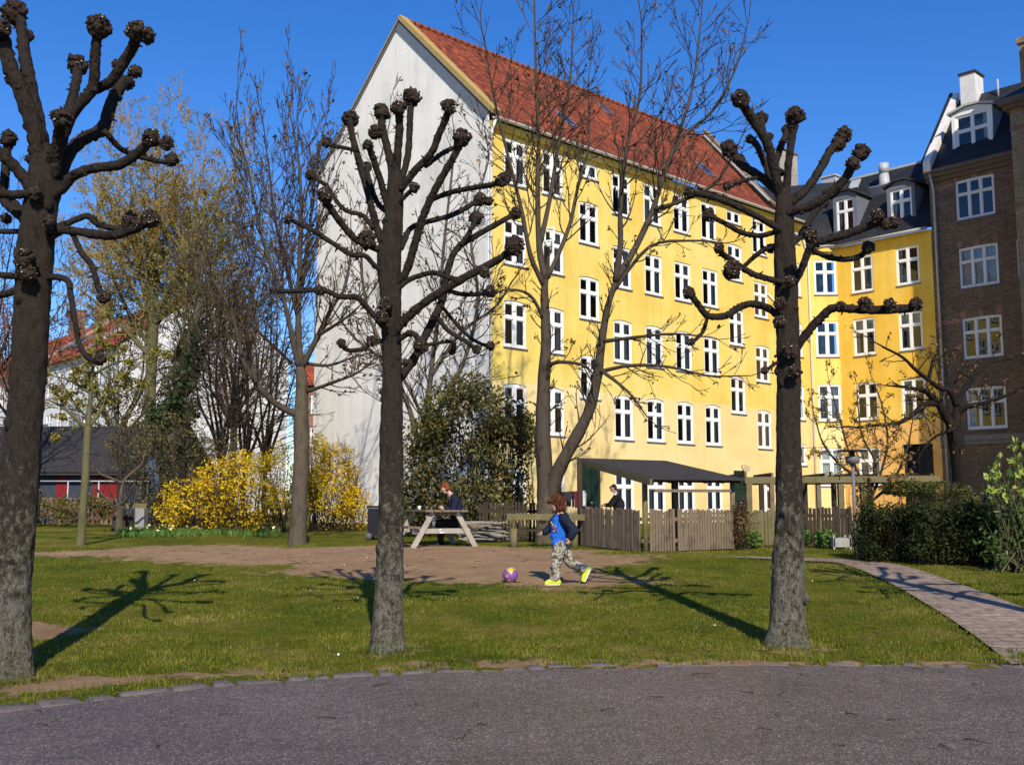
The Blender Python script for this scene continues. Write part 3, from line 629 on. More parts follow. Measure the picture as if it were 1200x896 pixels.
# roof (frame of the facade): kick at the eave, ridge at d=-5.4
b = MB(); RS = 18.25
for s0, s1, mi in ((.02, RS, 0),):
    rp(b, [L_(s0, .34, 14.98), L_(s1, .34, 14.98), L_(s1 + .12, -.55, 15.66), L_(s0, -.55, 15.66)])
    rp(b, [L_(s0, -.55, 15.66), L_(s1 + .12, -.55, 15.66), L_(s1 + 1.6, -5.4, 20.72), L_(s0, -5.4, 20.72)])
    rp(b, [L_(s0, -5.4, 20.72), L_(s1 + 1.6, -5.4, 20.72), L_(s1 + 1.6, -11.5, 15.2), L_(s0, -11.5, 15.2)])
roof = b.build('roof', TILE, A, FA)
b = MB(); k = 56
for i in range(k): b.tube([L_(.05 + i * 19.75 / k, -5.4, 20.72), L_(.05 + (i + 1) * 19.75 / k, -5.4, 20.74)], [.12, .105], 8)
o = link('ridge_tiles', b.mesh('ridge_tiles', M('ridge_tile', [(.26, .08, .04), (.16, .05, .03)], 3, .85, .3)), roof); o.location = (0, 0, 0)
def roofpt(s, t):   # t = 0 at the kick, 1 at the ridge
    return Vector(L_(s, -.55 - 4.85 * t, 15.66 + 5.06 * t))
for s, t in ((5.86, .27), (15.2, .27), (10.9, .76)):
    b = MB(); big = t < .5; hw, ln = (.30, .08) if big else (.2, .06)
    a, c = roofpt(s - hw, t - ln), roofpt(s + hw, t - ln); e, g = roofpt(s + hw, t + ln), roofpt(s - hw, t + ln); up = Vector((0, -.72, .69)) * .06
    b.prism([a, c, e, g], up); o = link('skylight', b.mesh('skylight', GREYB), roof); o.location = (0, 0, 0)
    q = MB(); m_ = (a + c + e + g) / 4; q.face([m_ + (p - m_) * .78 + up * 1.08 for p in (a, c, e, g)]); o2 = link('pane', q.mesh('pane', M('dark_roof_glass', [(.02, .025, .04), (.03, .04, .06)], 1, .05, 0, spec=.6)), o); o2.location = (0, 0, 0)
# firewall parapet where the red roof ends
b = MB(); pr = [L_(RS + .02, .36, 14.9), L_(RS + .02, .36, 15.25), L_(RS + .14, -.55, 16.0), L_(RS + 1.66, -5.4, 21.25), L_(RS + 1.66, -5.4, 20.4), L_(RS + .14, -.55, 15.3)]
b.prism(pr, (.38, 0, 0)); b.build('firewall', FIREW, A, FA)
b = MB(); b.bar(L_(RS - .02, -.4, 15.86), L_(RS + 1.58, -5.3, 20.82), .10, .05); b.build('lead_flashing', ZINC, A, FA)
b = MB(); rp(b, [L_(RS + .4, .3, 14.98), L_(20.9, .3, 14.98), L_(20.9, -5.4, 20.3), L_(RS + 2, -5.4, 20.3)]); rp(b, [L_(20.9, .3, 14.98), L_(20.9, -9, 14.98), L_(20.9, -5.4, 20.3)]); b.build('slate_roof_end', SLATE, A, FA)
b = MB(); b.lbox(24.9, 26.6, -4.8, -3.9, 12, 20.95); ch = b.build('chimney', CHIMG, A, FA)
b = MB(); b.lbox(24.84, 26.66, -4.86, -3.84, 20.95, 21.08); o = link('chimney_cap', b.mesh('chimney_cap', GREYB), ch); o.location = (0, 0, 0)
# eave: cornice board, gutter with brackets, downpipes
b = MB(); b.lbox(.0, 20.3, .004, .20, 14.72, 14.93); b.build('cornice', YEL, A, FA)
b = MB(); V = []; n = 40
for i in range(n + 1):
    s = -.1 + 20.45 * i / n
    for j in range(7): a = math.pi + math.pi * j / 6; V.append(L_(s, .40 + .085 * math.cos(a), 15.0 + .085 * math.sin(a)))
b.raw(V, [(i * 7 + j, i * 7 + j + 1, (i + 1) * 7 + j + 1, (i + 1) * 7 + j) for i in range(n) for j in range(6)], True); b.build('gutter', M('pale_gutter', [(.62, .62, .62), (.5, .5, .5)], 2, .5, .1), A, FA)
b = MB(); b.tube([L_(.02, .38, 14.95), L_(-.05, .25, 14.6), L_(.05, .07, 14.2), L_(.05, .07, .6)], [.05] * 4, 8); b.build('downpipe', WPAINT, A, FA)
b = MB(); b.tube([L_(20.2, .38, 14.9), L_(20.25, .1, 14.3), L_(20.72, .08, 13.6), L_(20.75, .08, .6)], [.05] * 4, 8); b.tube([L_(17.2, .06, 11.1), L_(20.7, .06, 9.25)], [.035, .035], 8); b.build('downpipe', WPAINT, A, FA)
b = MB(); p = L_(CS['H'] + .12, .3, 2.95); b.lbox(CS['H'] + .0, CS['H'] + .18, .2, .38, 2.85, 3.1); b.lbox(CS['H'] + .06, CS['H'] + .10, 0, .3, 3.1, 3.16); b.build('wall_lantern', M('lantern_glass', [(.6, .5, .35), (.5, .4, .3)], 3, .3, 0), A, FA)
# ---- ochre corner house (chamfer + right hand facade, slate roof with dormers)
O = thing('corner_house', 'ochre corner house with black slate roof and two dormers', 'building', (P2.x, P2.y, .45))
LC = (P2 - P1).length
hc = [(.26, 1.36, 11.58, 13.30, 0), (.26, 1.36, 8.52, 10.27, 0), (.26, 1.36, 5.40, 7.18, 0), (.26, 1.36, 2.3, 4.1, 0)]
b = MB(); wall(b, 0, LC, -.5, 13.9, hc, 5.2, (0, 1)); b.build('chamfer_wall', [YEL, YELP], O, FC)
for i, (a, c, e, g, _) in enumerate(hc): window(O, FC, a, e, c - a, g - e, style='wide', curt=[None, None, 'g', 'A'][i])
hb = [(.74, 1.86, z, z + 1.78, 0) for z in (11.5, 8.46, 5.38, 2.3)] + [(3.02, 4.14, z, z + 1.78, 0) for z in (11.52, 8.46, 5.36)] + [(2.95, 4.36, .4, 4.15, 0)]
b = MB(); wall(b, 0, 4.76, -.5, 13.9, hb, 5.15, (0, 1)); b.build('wall', [ORA, ORAP], O, FB)
for i, (a, c, e, g, _) in enumerate(hb[:7]): window(O, FB, a, e, c - a, g - e, style='wide', curt=['g', 'lB', None, 'A', 'l', 'B', 'l'][i])
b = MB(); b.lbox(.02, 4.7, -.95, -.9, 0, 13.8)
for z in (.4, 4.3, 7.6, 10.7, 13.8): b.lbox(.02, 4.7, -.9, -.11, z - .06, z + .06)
b.build('dark_room_backing', DARKIN, O, FB)
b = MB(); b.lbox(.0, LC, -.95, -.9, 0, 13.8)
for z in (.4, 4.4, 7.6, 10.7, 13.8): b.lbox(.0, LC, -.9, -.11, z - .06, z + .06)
b.build('dark_room_backing', DARKIN, O, FC)
b = MB(); b.lbox(2.95, 3.02, -.2, -.14, .4, 4.15); b.lbox(3.62, 3.70, -.2, -.14, .4, 4.15); b.lbox(4.29, 4.36, -.2, -.14, .4, 4.15); b.lbox(3.02, 4.29, -.2, -.14, 2.75, 2.85)
b.lbox(3.02, 3.62, -.2, -.16, .4, 2.75); b.lbox(3.70, 4.29, -.2, -.16, .4, 2.75)
g_ = b.build('gate', WOODD, O, FB)
b = MB(); rp(b, [L_(-.3, .28, 13.92), L_(4.75, .28, 13.92), L_(4.75, -3.0, 18.15), L_(-.9, -3.0, 18.15)])
rp(b, [L_(-.9, -3.0, 18.15), L_(4.75, -3.0, 18.15), L_(4.75, -9, 16.5), L_(-3, -9, 16.5)]); rf = b.build('roof', SLATE, O, FB)
b = MB(); e0 = FC.w(0, .28, 13.92); e1 = FB.w(-.3, .28, 13.92); r1 = FB.w(-.9, -3, 18.15); r0 = FC.w(-.4, -3.3, 18.05)
b.face([e0, e1, r1, r0]); b.face([FC.w(-1.2, .2, 13.9), e0, r0, FC.w(-2.2, -3.3, 18.05)]); b.build('corner_roof', SLATE, O)
b = MB(); b.tube([FC.w(-.05, .34, 13.9), FC.w(LC + .1, .36, 13.9), FB.w(.1, .36, 13.9), FB.w(4.7, .36, 13.9)], [.08] * 4, 8); b.build('gutter', M('gutter_zinc', [(.38, .37, .36), (.28, .28, .27)], 2, .6, .1), O)
b = MB(); b.lbox(-.9, 4.7, -3.1, -2.95, 18.12, 18.24); o = link('ridge_cap', b.mesh('ridge_cap', ZINC), rf); o.location = (0, 0, 0)
def dormer(parent, fr, s0, s1, z0, z1, dF, dB0, dB1, facem, cheek, roofm, arch=.25, cols=2):
    """window front set in a roof; cheeks run back to the slope"""
    b = MB(); m = .16
    b.lbox(s0 - m, s0, dF - .08, dF, z0 - .1, z1 + .12); b.lbox(s1, s1 + m, dF - .08, dF, z0 - .1, z1 + .12); b.lbox(s0, s1, dF - .08, dF, z1, z1 + .12); b.lbox(s0, s1, dF - .08, dF, z0 - .1, z0)
    D = b.build('dormer', facem, parent, fr)
    b = MB()
    for q in (s0 - m + .001, s1 + m - .001):
        b.face([L_(q, dF - .08, z0 - .1), L_(q, dB0, z0 - .1), L_(q, dB1, z1 + .12), L_(q, dF - .08, z1 + .12)])
    b.face([L_(s0 - .1, dF - .9, z0), L_(s1 + .1, dF - .9, z0), L_(s1 + .1, dF - .9, z1), L_(s0 - .1, dF - .9, z1)])
    o = link('cheek', b.mesh('cheek', cheek), D); o.location = (0, 0, 0)
    b = MB(); e = .14; sm = (s0 + s1) / 2; zt = z1 + .12
    pts = [(s0 - m - e, zt), (sm - .25, zt + arch), (sm + .25, zt + arch), (s1 + m + e, zt)]
    top = [L_(p[0], dF + .14, p[1] + .10) for p in pts]; bot = [L_(p[0], dF + .14, p[1]) for p in pts]
    dd = Vector((0, -(dB1 - .4 - dF - .14), 0))
    b.prism(bot + top[::-1], dd); o = link('dormer_roof', b.mesh('dormer_roof', roofm), D); o.location = (0, 0, 0)
    b = MB(); b.lbox(s0 - m, s1 + m, dF - .05, dF - .004, zt, zt + .02); b.prism([L_(p[0], dF - .02, p[1]) for p in ((s0 - m, zt + .001), (sm - .25, zt + arch - .02), (sm + .25, zt + arch - .02), (s1 + m, zt + .001))], (0, .04, 0)); o = link('dormer_gable', b.mesh('dormer_gable', facem), D); o.location = (0, 0, 0)
    return D
for s0, s1, z0, z1 in ((-.14, .82, 14.62, 16.40), (2.68, 3.74, 14.55, 16.25)):
    dormer(O, FB, s0, s1, z0, z1, -.38, -.45, -2.0, GREYB, GREYB, FELT); window(O, FB, s0, z0, s1 - s0, z1 - z0, style='wide', d=-.40, sill=False, curt='l')
b = MB(); b.tube([L_(1.57, -2.1, 16.8), L_(1.57, -2.1, 17.75)], [.32, .22], 12); b.tube([L_(1.57, -2.1, 17.75), L_(1.57, -2.1, 18.25)], [.25, .25], 12); b.bar(L_(1.0, -1.75, 16.85), L_(2.2, -1.75, 16.85), .05, .5, (0, -.6, .8)); b.build('roof_vent', ZINC, O, FB)
b = MB(); b.lbox(-2.4, -1.62, -3.6, -3.0, 17.6, 18.62); b.lbox(-2.46, -1.56, -3.66, -2.94, 18.62, 18.72); b.build('vent_box', ZINC, O, FB)
b = MB(); b.prism([L_(-.5, -2.35, 17.42), L_(.0, -2.35, 17.42), L_(.0, -2.75, 17.95), L_(-.5, -2.75, 17.95)], (0, -.06, .05)); b.build('skylight', ZINC, O, FB)
# ---- dark brick house
Bk = thing('brick_house', 'dark brown brick house with large dormer and white chimney, in shade', 'building', tuple(FB.w(4.78, 0, .45)))
hk = [(5.95, 7.65, z, z + 1.83, .03) for z in (14.02, 10.93, 7.77, 4.67)] + [(8.42, 8.86, 11.05, 12.7, 0)]
b = MB(); wall(b, 4.78, 10.6, -.5, 16.2, hk, None, (0, 0)); b.build('wall', BRK, Bk, FB)
for i, (a, c, e, g, _) in enumerate(hk[:4]): window(Bk, FB, a, e, c - a, g - e, cols=3, style='brick', paint=GPAINT, arch=.03, curt=[None, 'A', None, 'l'][i])
window(Bk, FB, 8.42, 11.05, .44, 1.65, cols=1, rows=1, style='brick', paint=GPAINT, curt=None)
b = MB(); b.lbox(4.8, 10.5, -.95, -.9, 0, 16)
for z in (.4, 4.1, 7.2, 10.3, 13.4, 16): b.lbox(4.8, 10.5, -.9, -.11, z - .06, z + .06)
b.build('dark_room_backing', DARKIN, Bk, FB)
for z in (9.55, 6.45, 15.75): b = MB(); b.lbox(4.8, 5.9, .003, .012, z - .12, z + .05); b.build('brick_band', BRKR, Bk, FB)
for a, c, e, g, _ in hk[:4]:
    for q0, q1 in ((a - .05, a + .2), (c - .2, c + .05), ((a + c) / 2 - .1, (a + c) / 2 + .1)): b = MB(); b.lbox(q0, q1, .003, .014, g + .02, g + .3); b.build('keystone', BRKR, Bk, FB)
b = MB(); b.lbox(4.78, 10.6, .003, .10, 4.02, 4.20); b.lbox(4.78, 10.6, .003, .16, 4.20, 4.42); b.build('string_course', M('grey_stone', [(.22, .19, .20), (.16, .14, .14)], 3, .9, .3), Bk, FB)
b = MB(); b.lbox(4.72, 10.6, .003, .14, 16.02, 16.2); b.lbox(4.70, 10.6, .0, .30, 16.2, 16.36); b.lbox(4.70, 10.6, .0, .42, 16.36, 16.52); b.build('cornice', M('brown_cornice', [(.16, .12, .10), (.11, .085, .07)], 3, .9, .3), Bk, FB)
b = MB(); rp(b, [L_(4.9, .42, 16.53), L_(10.6, .42, 16.53), L_(10.6, -3.0, 20.75), L_(4.9, -3.0, 20.75)]); rp(b, [L_(4.9, -3, 20.75), L_(10.6, -3, 20.75), L_(10.6, -8, 19), L_(4.9, -8, 19)]); b.build('roof', SLATE, Bk, FB)
b = MB(); b.prism([L_(4.74, .46, 16.45), L_(4.74, .46, 16.95), L_(4.74, -3.0, 21.15), L_(4.74, -3.0, 16.4)], (.34, 0, 0)); b.build('firewall', CHIMW, Bk, FB)
b = MB(); b.prism([L_(4.62, .40, 16.9), L_(4.62, .40, 17.0), L_(4.62, -3.0, 21.22), L_(4.62, -3.0, 21.1)], (.16, 0, 0)); b.build('firewall_capping', SLATE, Bk, FB)
b = MB(); b.lbox(5.42, 6.12, -3.3, -2.35, 19.4, 21.65); ch = b.build('chimney', CHIMW, Bk, FB)
b = MB(); b.lbox(5.36, 6.18, -3.36, -2.29, 21.65, 21.75); o = link('chimney_cap', b.mesh('chimney_cap', FELT), ch); o.location = (0, 0, 0)
dormer(Bk, FB, 5.95, 7.45, 16.85, 18.95, -.35, -.2, -2.2, WPAINT, ZINC, ZINC, .22); window(Bk, FB, 5.95, 16.85, 1.5, 2.1, style='wide', d=-.37, sill=False, curt='r')
b = MB(); b.tube([L_(4.98, .34, 16.4), L_(5.02, .12, 15.6), L_(5.02, .10, .6)], [.06] * 3, 8); b.build('downpipe', M('pale_downpipe', [(.5, .48, .44), (.36, .34, .31)], 3, .6, .2), Bk, FB)
b = MB(); b.tube([L_(7.05, -2.6, 20.2), L_(7.05, -2.6, 21.05)], [.05, .05], 6); b.build('vent_pipe', ZINC, Bk, FB)
# ---- sunlit yellow brick wing that juts out at the edge of the frame and shades the brick house
Wg = thing('brick_wing', 'sunlit yellow brick wing jutting out beside the dark brick house', 'building', tuple(FB.w(9.3, 2.5, .45)))
FW = Fr(FB.w(9.42, 2.5, 0), FB.u)
b = MB(); b.face([L_(0, 0, -.5), L_(9, 0, -.5), L_(9, 0, 17.5), L_(0, 0, 17.5)]); b.face([L_(0, 0, -.5), L_(0, 0, 17.5), L_(0, -2.5, 17.5), L_(0, -2.5, -.5)]); b.face([L_(9, 0, -.5), L_(9, -9, -.5), L_(9, -9, 17.5), L_(9, 0, 17.5)]); b.build('wall', BRKY, Wg, FW)
for z in (16.6, 13.4): b = MB(); b.lbox(-.02, 9.02, .003, .012, z, z + .22); b.build('brick_band', BRKR, Wg, FW)
b = MB(); b.lbox(-.2, 9.1, -2.6, .22, 17.5, 17.68); b.lbox(-.34, 9.2, -2.6, .36, 17.68, 17.95); b.build('cornice', M('wing_cornice', [(.16, .12, .10), (.11, .085, .07)], 3, .9, .3), Wg, FW)
b = MB(); rp(b, [L_(-.3, .34, 17.96), L_(9.2, .34, 17.96), L_(9.2, -4, 20.6), L_(2.2, -4, 20.6)]); rp(b, [L_(-.3, .34, 17.96), L_(2.2, -4, 20.6), L_(-.3, -4.5, 17.96)]); b.build('roof', SLATE, Wg, FW)
TW_ = Fr(FB.w(11.5, 5.0, 0), FB.u); b = MB(); b.lbox(0, 8, -6, 0, -.5, 22.6); b.build('unseen_tower_wall', BRKY, Wg, TW_)  # unseen taller block, added and sized to cast shade over the brick house
b = MB(); b.lbox(-.15, 8.15, -6.1, .15, 22.6, 23.0); b.build('unseen_tower_cornice', CHIMG, Wg, TW_)
b = MB(); b.lbox(-.42, .8, -3.6, -2.55, 18.2, 21.3); b.lbox(-.5, .88, -3.68, -2.47, 21.3, 21.55); b.build('chimney', BRKY, Wg, FW)
# ---- white house with red roof far behind the trees
RD = Vector((-20.9, 70, 0)); FL = Fr(RD + FG.n * 6.2 + D2 * 40, -D2)       # facade, s=0 far end .. 40 at the gable corner
Lh = thing('white_house', 'white plastered house with bright red tiled roof, half hidden behind bare trees', 'building', tuple(FL.w(40, 0, .5)))
hl = [(s, s + 1.1, z, z + 1.6, 0) for s in [1.4 + 2.3 * i for i in range(17)] for z in (3.3, 6.3, 9.3)]
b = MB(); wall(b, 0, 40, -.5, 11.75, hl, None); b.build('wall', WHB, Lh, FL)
b = MB(); b.lbox(0.1, 39.9, -.6, -.5, 0, 11.9); b.build('dark_room_backing', DARKIN, Lh, FL)
for a, c, e, g, _ in hl: window(Lh, FL, a, e, 1.1, 1.6, sill=False)
FLG = Fr(FL.w(40, 0, 0), D1)
b = MB(); b.face([L_(0, 0, -.5), L_(12.4, 0, -.5), L_(12.4, 0, 11.7), L_(6.2, 0, 16.2), L_(0, 0, 11.7)]); b.build('gable_wall', WHB, Lh, FLG)
b = MB(); rp(b, [L_(-.2, .4, 11.6), L_(40.15, .4, 11.6), L_(40.15, -6.2, 16.4), L_(-.2, -6.2, 16.4)]); rp(b, [L_(-.2, -6.2, 16.4), L_(40.15, -6.2, 16.4), L_(40.15, -12.8, 11.6), L_(-.2, -12.8, 11.6)]); rl = b.build('roof', TILE2, Lh, FL)
for s in (13.5, 19.5):
    b = MB(); b.lbox(s, s + 1.3, -6.8, -5.8, 15.4, 18.2); b.lbox(s - .06, s + 1.36, -6.86, -5.74, 18.2, 18.35); o = link('chimney', b.mesh('chimney', BRKR), rl); o.location = (0, 0, 0)
for s in (24, 27, 31.5):
    b = MB(); b.prism([L_(s, -1.5, 13.05), L_(s + 1, -1.5, 13.05), L_(s + 1, -2.9, 14.08), L_(s, -2.9, 14.08)], (0, -.07, .09)); o = link('skylight', b.mesh('skylight', GREYB), rl); o.location = (0, 0, 0)
for s in (23, 33.2): b = MB(); b.bar(L_(s, .1, 11.85), L_(s, -6.2, 16.45), .20, .26); o = link('firewall', b.mesh('firewall', CHIMG), rl); o.location = (0, 0, 0)
for i in range(6):
    q = 2.2 + i * 6.4; b = MB(); b.lbox(q, q + 2.2, .004, 1.0, 5.95, 6.05); 
    for k in range(12): b.lbox(q + k * .19, q + k * .19 + .04, .95, .99, 6.05, 7.0)
    b.lbox(q, q + 2.2, .93, 1.0, 7.0, 7.06); b.build('balcony', GREYB, Lh, FL)
# ---- narrow red house glimpsed between the bare trunk and the white gable
Pn = at(352, 560, 82); FN = Fr((Pn.x - .3, Pn.y), (1, 0))
Nh = thing('distant_house', 'narrow red brick house seen in the gap beside the white gable', 'building', tuple(FN.w(0, 0, .5)))
b = MB(); hn = [(1 + 2.2 * i, 2 + 2.2 * i, z, z + 1.5, 0) for i in range(3) for z in (3, 6, 8.6)]; wall(b, 0, 8, -.5, 11, hn); b.build('wall', BRKR, Nh, FN)
b = MB(); b.lbox(.1, 7.9, -.6, -.5, 0, 9); b.build('dark_room_backing', DARKIN, Nh, FN)
for a, c, e, g, _ in hn: window(Nh, FN, a, e, 1, 1.5, sill=False)
b = MB(); rp(b, [L_(-.2, .3, 10.9), L_(8.2, .3, 10.9), L_(8.2, -3, 13), L_(-.2, -3, 13)]); b.build('roof', TILE2, Nh, FN)
# ---- long low shed with black roof, blue and red boarding
Ps = at(192, 553, 42.5); FS = Fr((Ps.x - 22, 42.0), (1, .02))
Sh = thing('shed', 'long low shed with black felt roof and blue and red boarded wall', 'shed', tuple(FS.w(22, 0, .7)))
BLUEB = M('dark_blue_boards', [(.030, .038, .058), (.045, .055, .08)], 3, .7, .2, .01, (9, 9, .4)); REDB = M('dark_red_boards', [(.20, .018, .022), (.15, .014, .018)], 3, .6, .2, .01, (9, 9, .4))
b = MB(); b.lbox(0, 21.8, -4, 0, .4, 2.95); b.build('wall', BLUEB, Sh, FS)
b = MB(); b.lbox(-.3, 22.1, -.3, .55, 2.62, 2.72); b.prism([L_(-.3, .6, 2.74), L_(-.3, -3.4, 4.75), L_(-.3, -3.4, 4.9), L_(-.3, .6, 2.9)], (22.4, 0, 0)); b.prism([L_(-.3, -3.4, 4.75), L_(-.3, -8, 2.8), L_(-.3, -8, 2.95), L_(-.3, -3.4, 4.9)], (22.4, 0, 0)); b.build('roof', FELT, Sh, FS)
for px0, px1, nm in ((65.5, 79, 'door'), (108, 137, 'panel')):
    q0 = at(px0, 570, 42.3).x - FS.P.x; q1 = at(px1, 570, 42.3).x - FS.P.x; b = MB(); b.lbox(q0, q1, .003, .05, .75, 2.55)
    for i in range(1, int((q1 - q0) / .14)): b.lbox(q0 + i * .14 - .006, q0 + i * .14 + .006, .05, .056, .78, 2.52)
    b.build(nm, REDB, Sh, FS)
# ================================================================== TREES
def limb_pts(pts, Y, dy0, dy1, step=4):
    """a limb seen as a chain of picture points, leaning dy0..dy1 metres in depth from its trunk"""
    n = len(pts); return [at(p[0], p[1], Y + dy0 + (dy1 - dy0) * i / (n - 1)) for i, p in enumerate(pts)]
def add_limb(mb, W, w0, w1, Y, n=9, step=4, jit=.07, flare=None):
    k = len(W); P = crom([(*p, 0) for p in W], step); m = len(P)
    rad = []
    for i in range(m):
        t = i / (m - 1); r = (w0 + (w1 - w0) * t) * Y / F / 2
        if flare: r *= 1 + flare * max(0, 1 - t * m / (step * 1.0)) ** 2
        rad.append(r * (1 + .05 * math.sin(i * 1.9 + W[0].x * 9)))
    mb.tube([p[:3] for p in P], rad, n, True, jit); return P, rad
def trunk_mesh(mb, prof, Y, n=16, jit=.03, fine=.07):
    """prof: (px, py, width px) from the foot upwards"""
    P = crom([(*at(a, c, Y), w * Y / F / 2) for a, c, w in prof], 5); z0 = P[0][2]
    for i, p in enumerate(P): p[2] += 0
    rad = [p[3] * (1 + .16 * math.exp(-max(0, p[2] - z0) / .10)) for p in P]
    g = P[0].copy(); g[2] -= .15; Q = [g[:3]] + [p[:3] for p in P]; rr = [rad[0] * 1.08] + rad
    QQ = []; r2 = []                                      # fine rings so that the bark can bulge
    for i in range(len(Q) - 1):
        k = max(1, int(abs(Q[i + 1][2] - Q[i][2]) / fine))
        for q in range(k): QQ.append(np.array(Q[i]) + (np.array(Q[i + 1]) - np.array(Q[i])) * q / k); r2.append(rr[i] + (rr[i + 1] - rr[i]) * q / k)
    QQ.append(np.array(Q[-1])); r2.append(rr[-1]); b0 = len(mb.v); mb.tube(QQ, r2, n, True, 0)
    for i in range(len(QQ)):
        c = Vector(QQ[i])
        for j in range(n):
            v = Vector(mb.v[b0 + i * n + j]); k = 1 + .09 * noise.noise(Vector((v.x * 6, v.y * 6, v.z * 1.6))) + .06 * noise.noise(Vector((v.x * 17, v.y * 17, v.z * 7))) + (.055 * noise.noise(Vector((v.x * 45, v.y * 45, v.z * 16))) - .05 * max(0, 1 - abs(noise.noise(Vector((v.x * 26, v.y * 26, v.z * 5)))) * 7) if fine < .05 else 0)
            mb.v[b0 + i * n + j] = tuple(c + (v - c) * k)
    return P
def knob_mesh(c, r, up):
    """fist-like burl: a lumpy core with warts and short cut shoot ends"""
    b = MB(); up = Vector(up).normalized(); b.ball(c, (r * .80, r * .80, r * .88), 14, 10, .5)
    for i in range(22):
        d = Vector((R.gauss(0, 1), R.gauss(0, 1), R.gauss(0, 1))).normalized(); d = (d + up * .35).normalized(); q = r * R.uniform(.16, .38)
        b.ball(c + d * r * R.uniform(.6, .86), (q, q * R.uniform(.7, 1.1), q * R.uniform(.7, 1.1)), 7, 5, .7)
    for i in range(26):
        d = Vector((R.gauss(0, 1), R.gauss(0, 1), R.gauss(0, 1))).normalized(); d = (d + up * .5).normalized(); p = c + d * r * .84; L = r * R.uniform(.08, .24); q = r * R.uniform(.06, .12)
        b.mi = 0; b.tube([p, p + d * L], [q * 1.4, q], 5)
        if R.random() < .35: b.mi = 1; b.tube([p + d * L, p + d * (L + .004)], [q * .95, q * .8], 5)
    b.mi = 0; return b
def pollard(label, Y, foot, prof, limbs, extra_knobs, group):
    t = thing('pollarded_tree', label, 'tree', at(foot[0], foot[1], Y), group)
    mb = MB(); TP = trunk_mesh(mb, prof, Y, 44, .03, .03)
    for i in range(9):                                     # old pruning scars
        p = TP[R.randint(3, len(TP) - 4)]; a = R.uniform(math.pi, 2 * math.pi); r_ = p[3] * .93; q = Vector((p[0] + math.cos(a) * r_, p[1] + math.sin(a) * r_, p[2])); k = p[3] * R.uniform(.18, .32); mb.ball(q, (k, k, k * 1.3), 10, 8, .5)
    mb.build('trunk', LICH, t)
    def knobs(lst, parent, Yk, dirv):
        for kx, ky, kr in lst:
            c = at(kx, ky, Yk + R.uniform(-.05, .05)); r = kr * Yk / F; b = knob_mesh(c, r, dirv); b.build('knob', [KNOB, CUT], parent)
    for w0, w1, pts, dy, kn in limbs:
        pts = list(pts); x0, y0 = pts[0]; q = sorted(prof, key=lambda p: p[1]); tx = float(np.interp(y0, [p[1] for p in q], [p[0] for p in q])); tw = float(np.interp(y0, [p[1] for p in q], [p[2] for p in q]))
        if abs(x0 - tx) < .95 * tw: y1 = y0 + max(8, abs(x0 - tx) * .7); pts = [(float(np.interp(y1, [p[1] for p in q], [p[0] for p in q])), y1)] + ([] if abs(x0 - tx) < 3 else [(x0, y0)]) + pts[1:]
        kb = min(kn, key=lambda q: math.hypot(q[0] - pts[-1][0], q[1] - pts[-1][1])) if kn else None
        if kb and math.hypot(kb[0] - pts[-1][0], kb[1] - pts[-1][1]) < 34: pts.append(kb[:2])      # the limb ends inside its burl
        Wp = limb_pts(pts, Y, 0, dy); mb = MB(); P, rad = add_limb(mb, Wp, w0 * .92, w1, Y, 12, 7, .10)
        for i in range(2, len(P) - 2):
            if R.random() < .45: d = Vector((R.gauss(0, 1), R.gauss(0, 1), R.gauss(0, 1))).normalized(); k = rad[i] * R.uniform(.35, .65); mb.ball(Vector(P[i][:3]) + d * rad[i] * .75, k, 7, 5, .6)
        for i in range(len(P)):                                   # stubs of old shoots
            for _ in range(2):
                if R.random() < .22:
                    d = Vector((R.gauss(0, 1), R.gauss(0, 1), R.gauss(0, 1))).normalized(); q = Vector(P[i][:3]) + d * rad[i] * .8; mb.tube([q, q + d * R.uniform(.015, .05)], [.012, .006], 5)
        o = mb.build('limb', BARKD, t)
        knobs(kn, o, Y + dy, (Wp[-1] - Wp[-2]) + Vector((0, 0, .02)))
    knobs([k[:3] for k in extra_knobs], t, Y - .22, (0, -.5, .6))
    return t
GP = 'pollarded trees lined up along the asphalt'
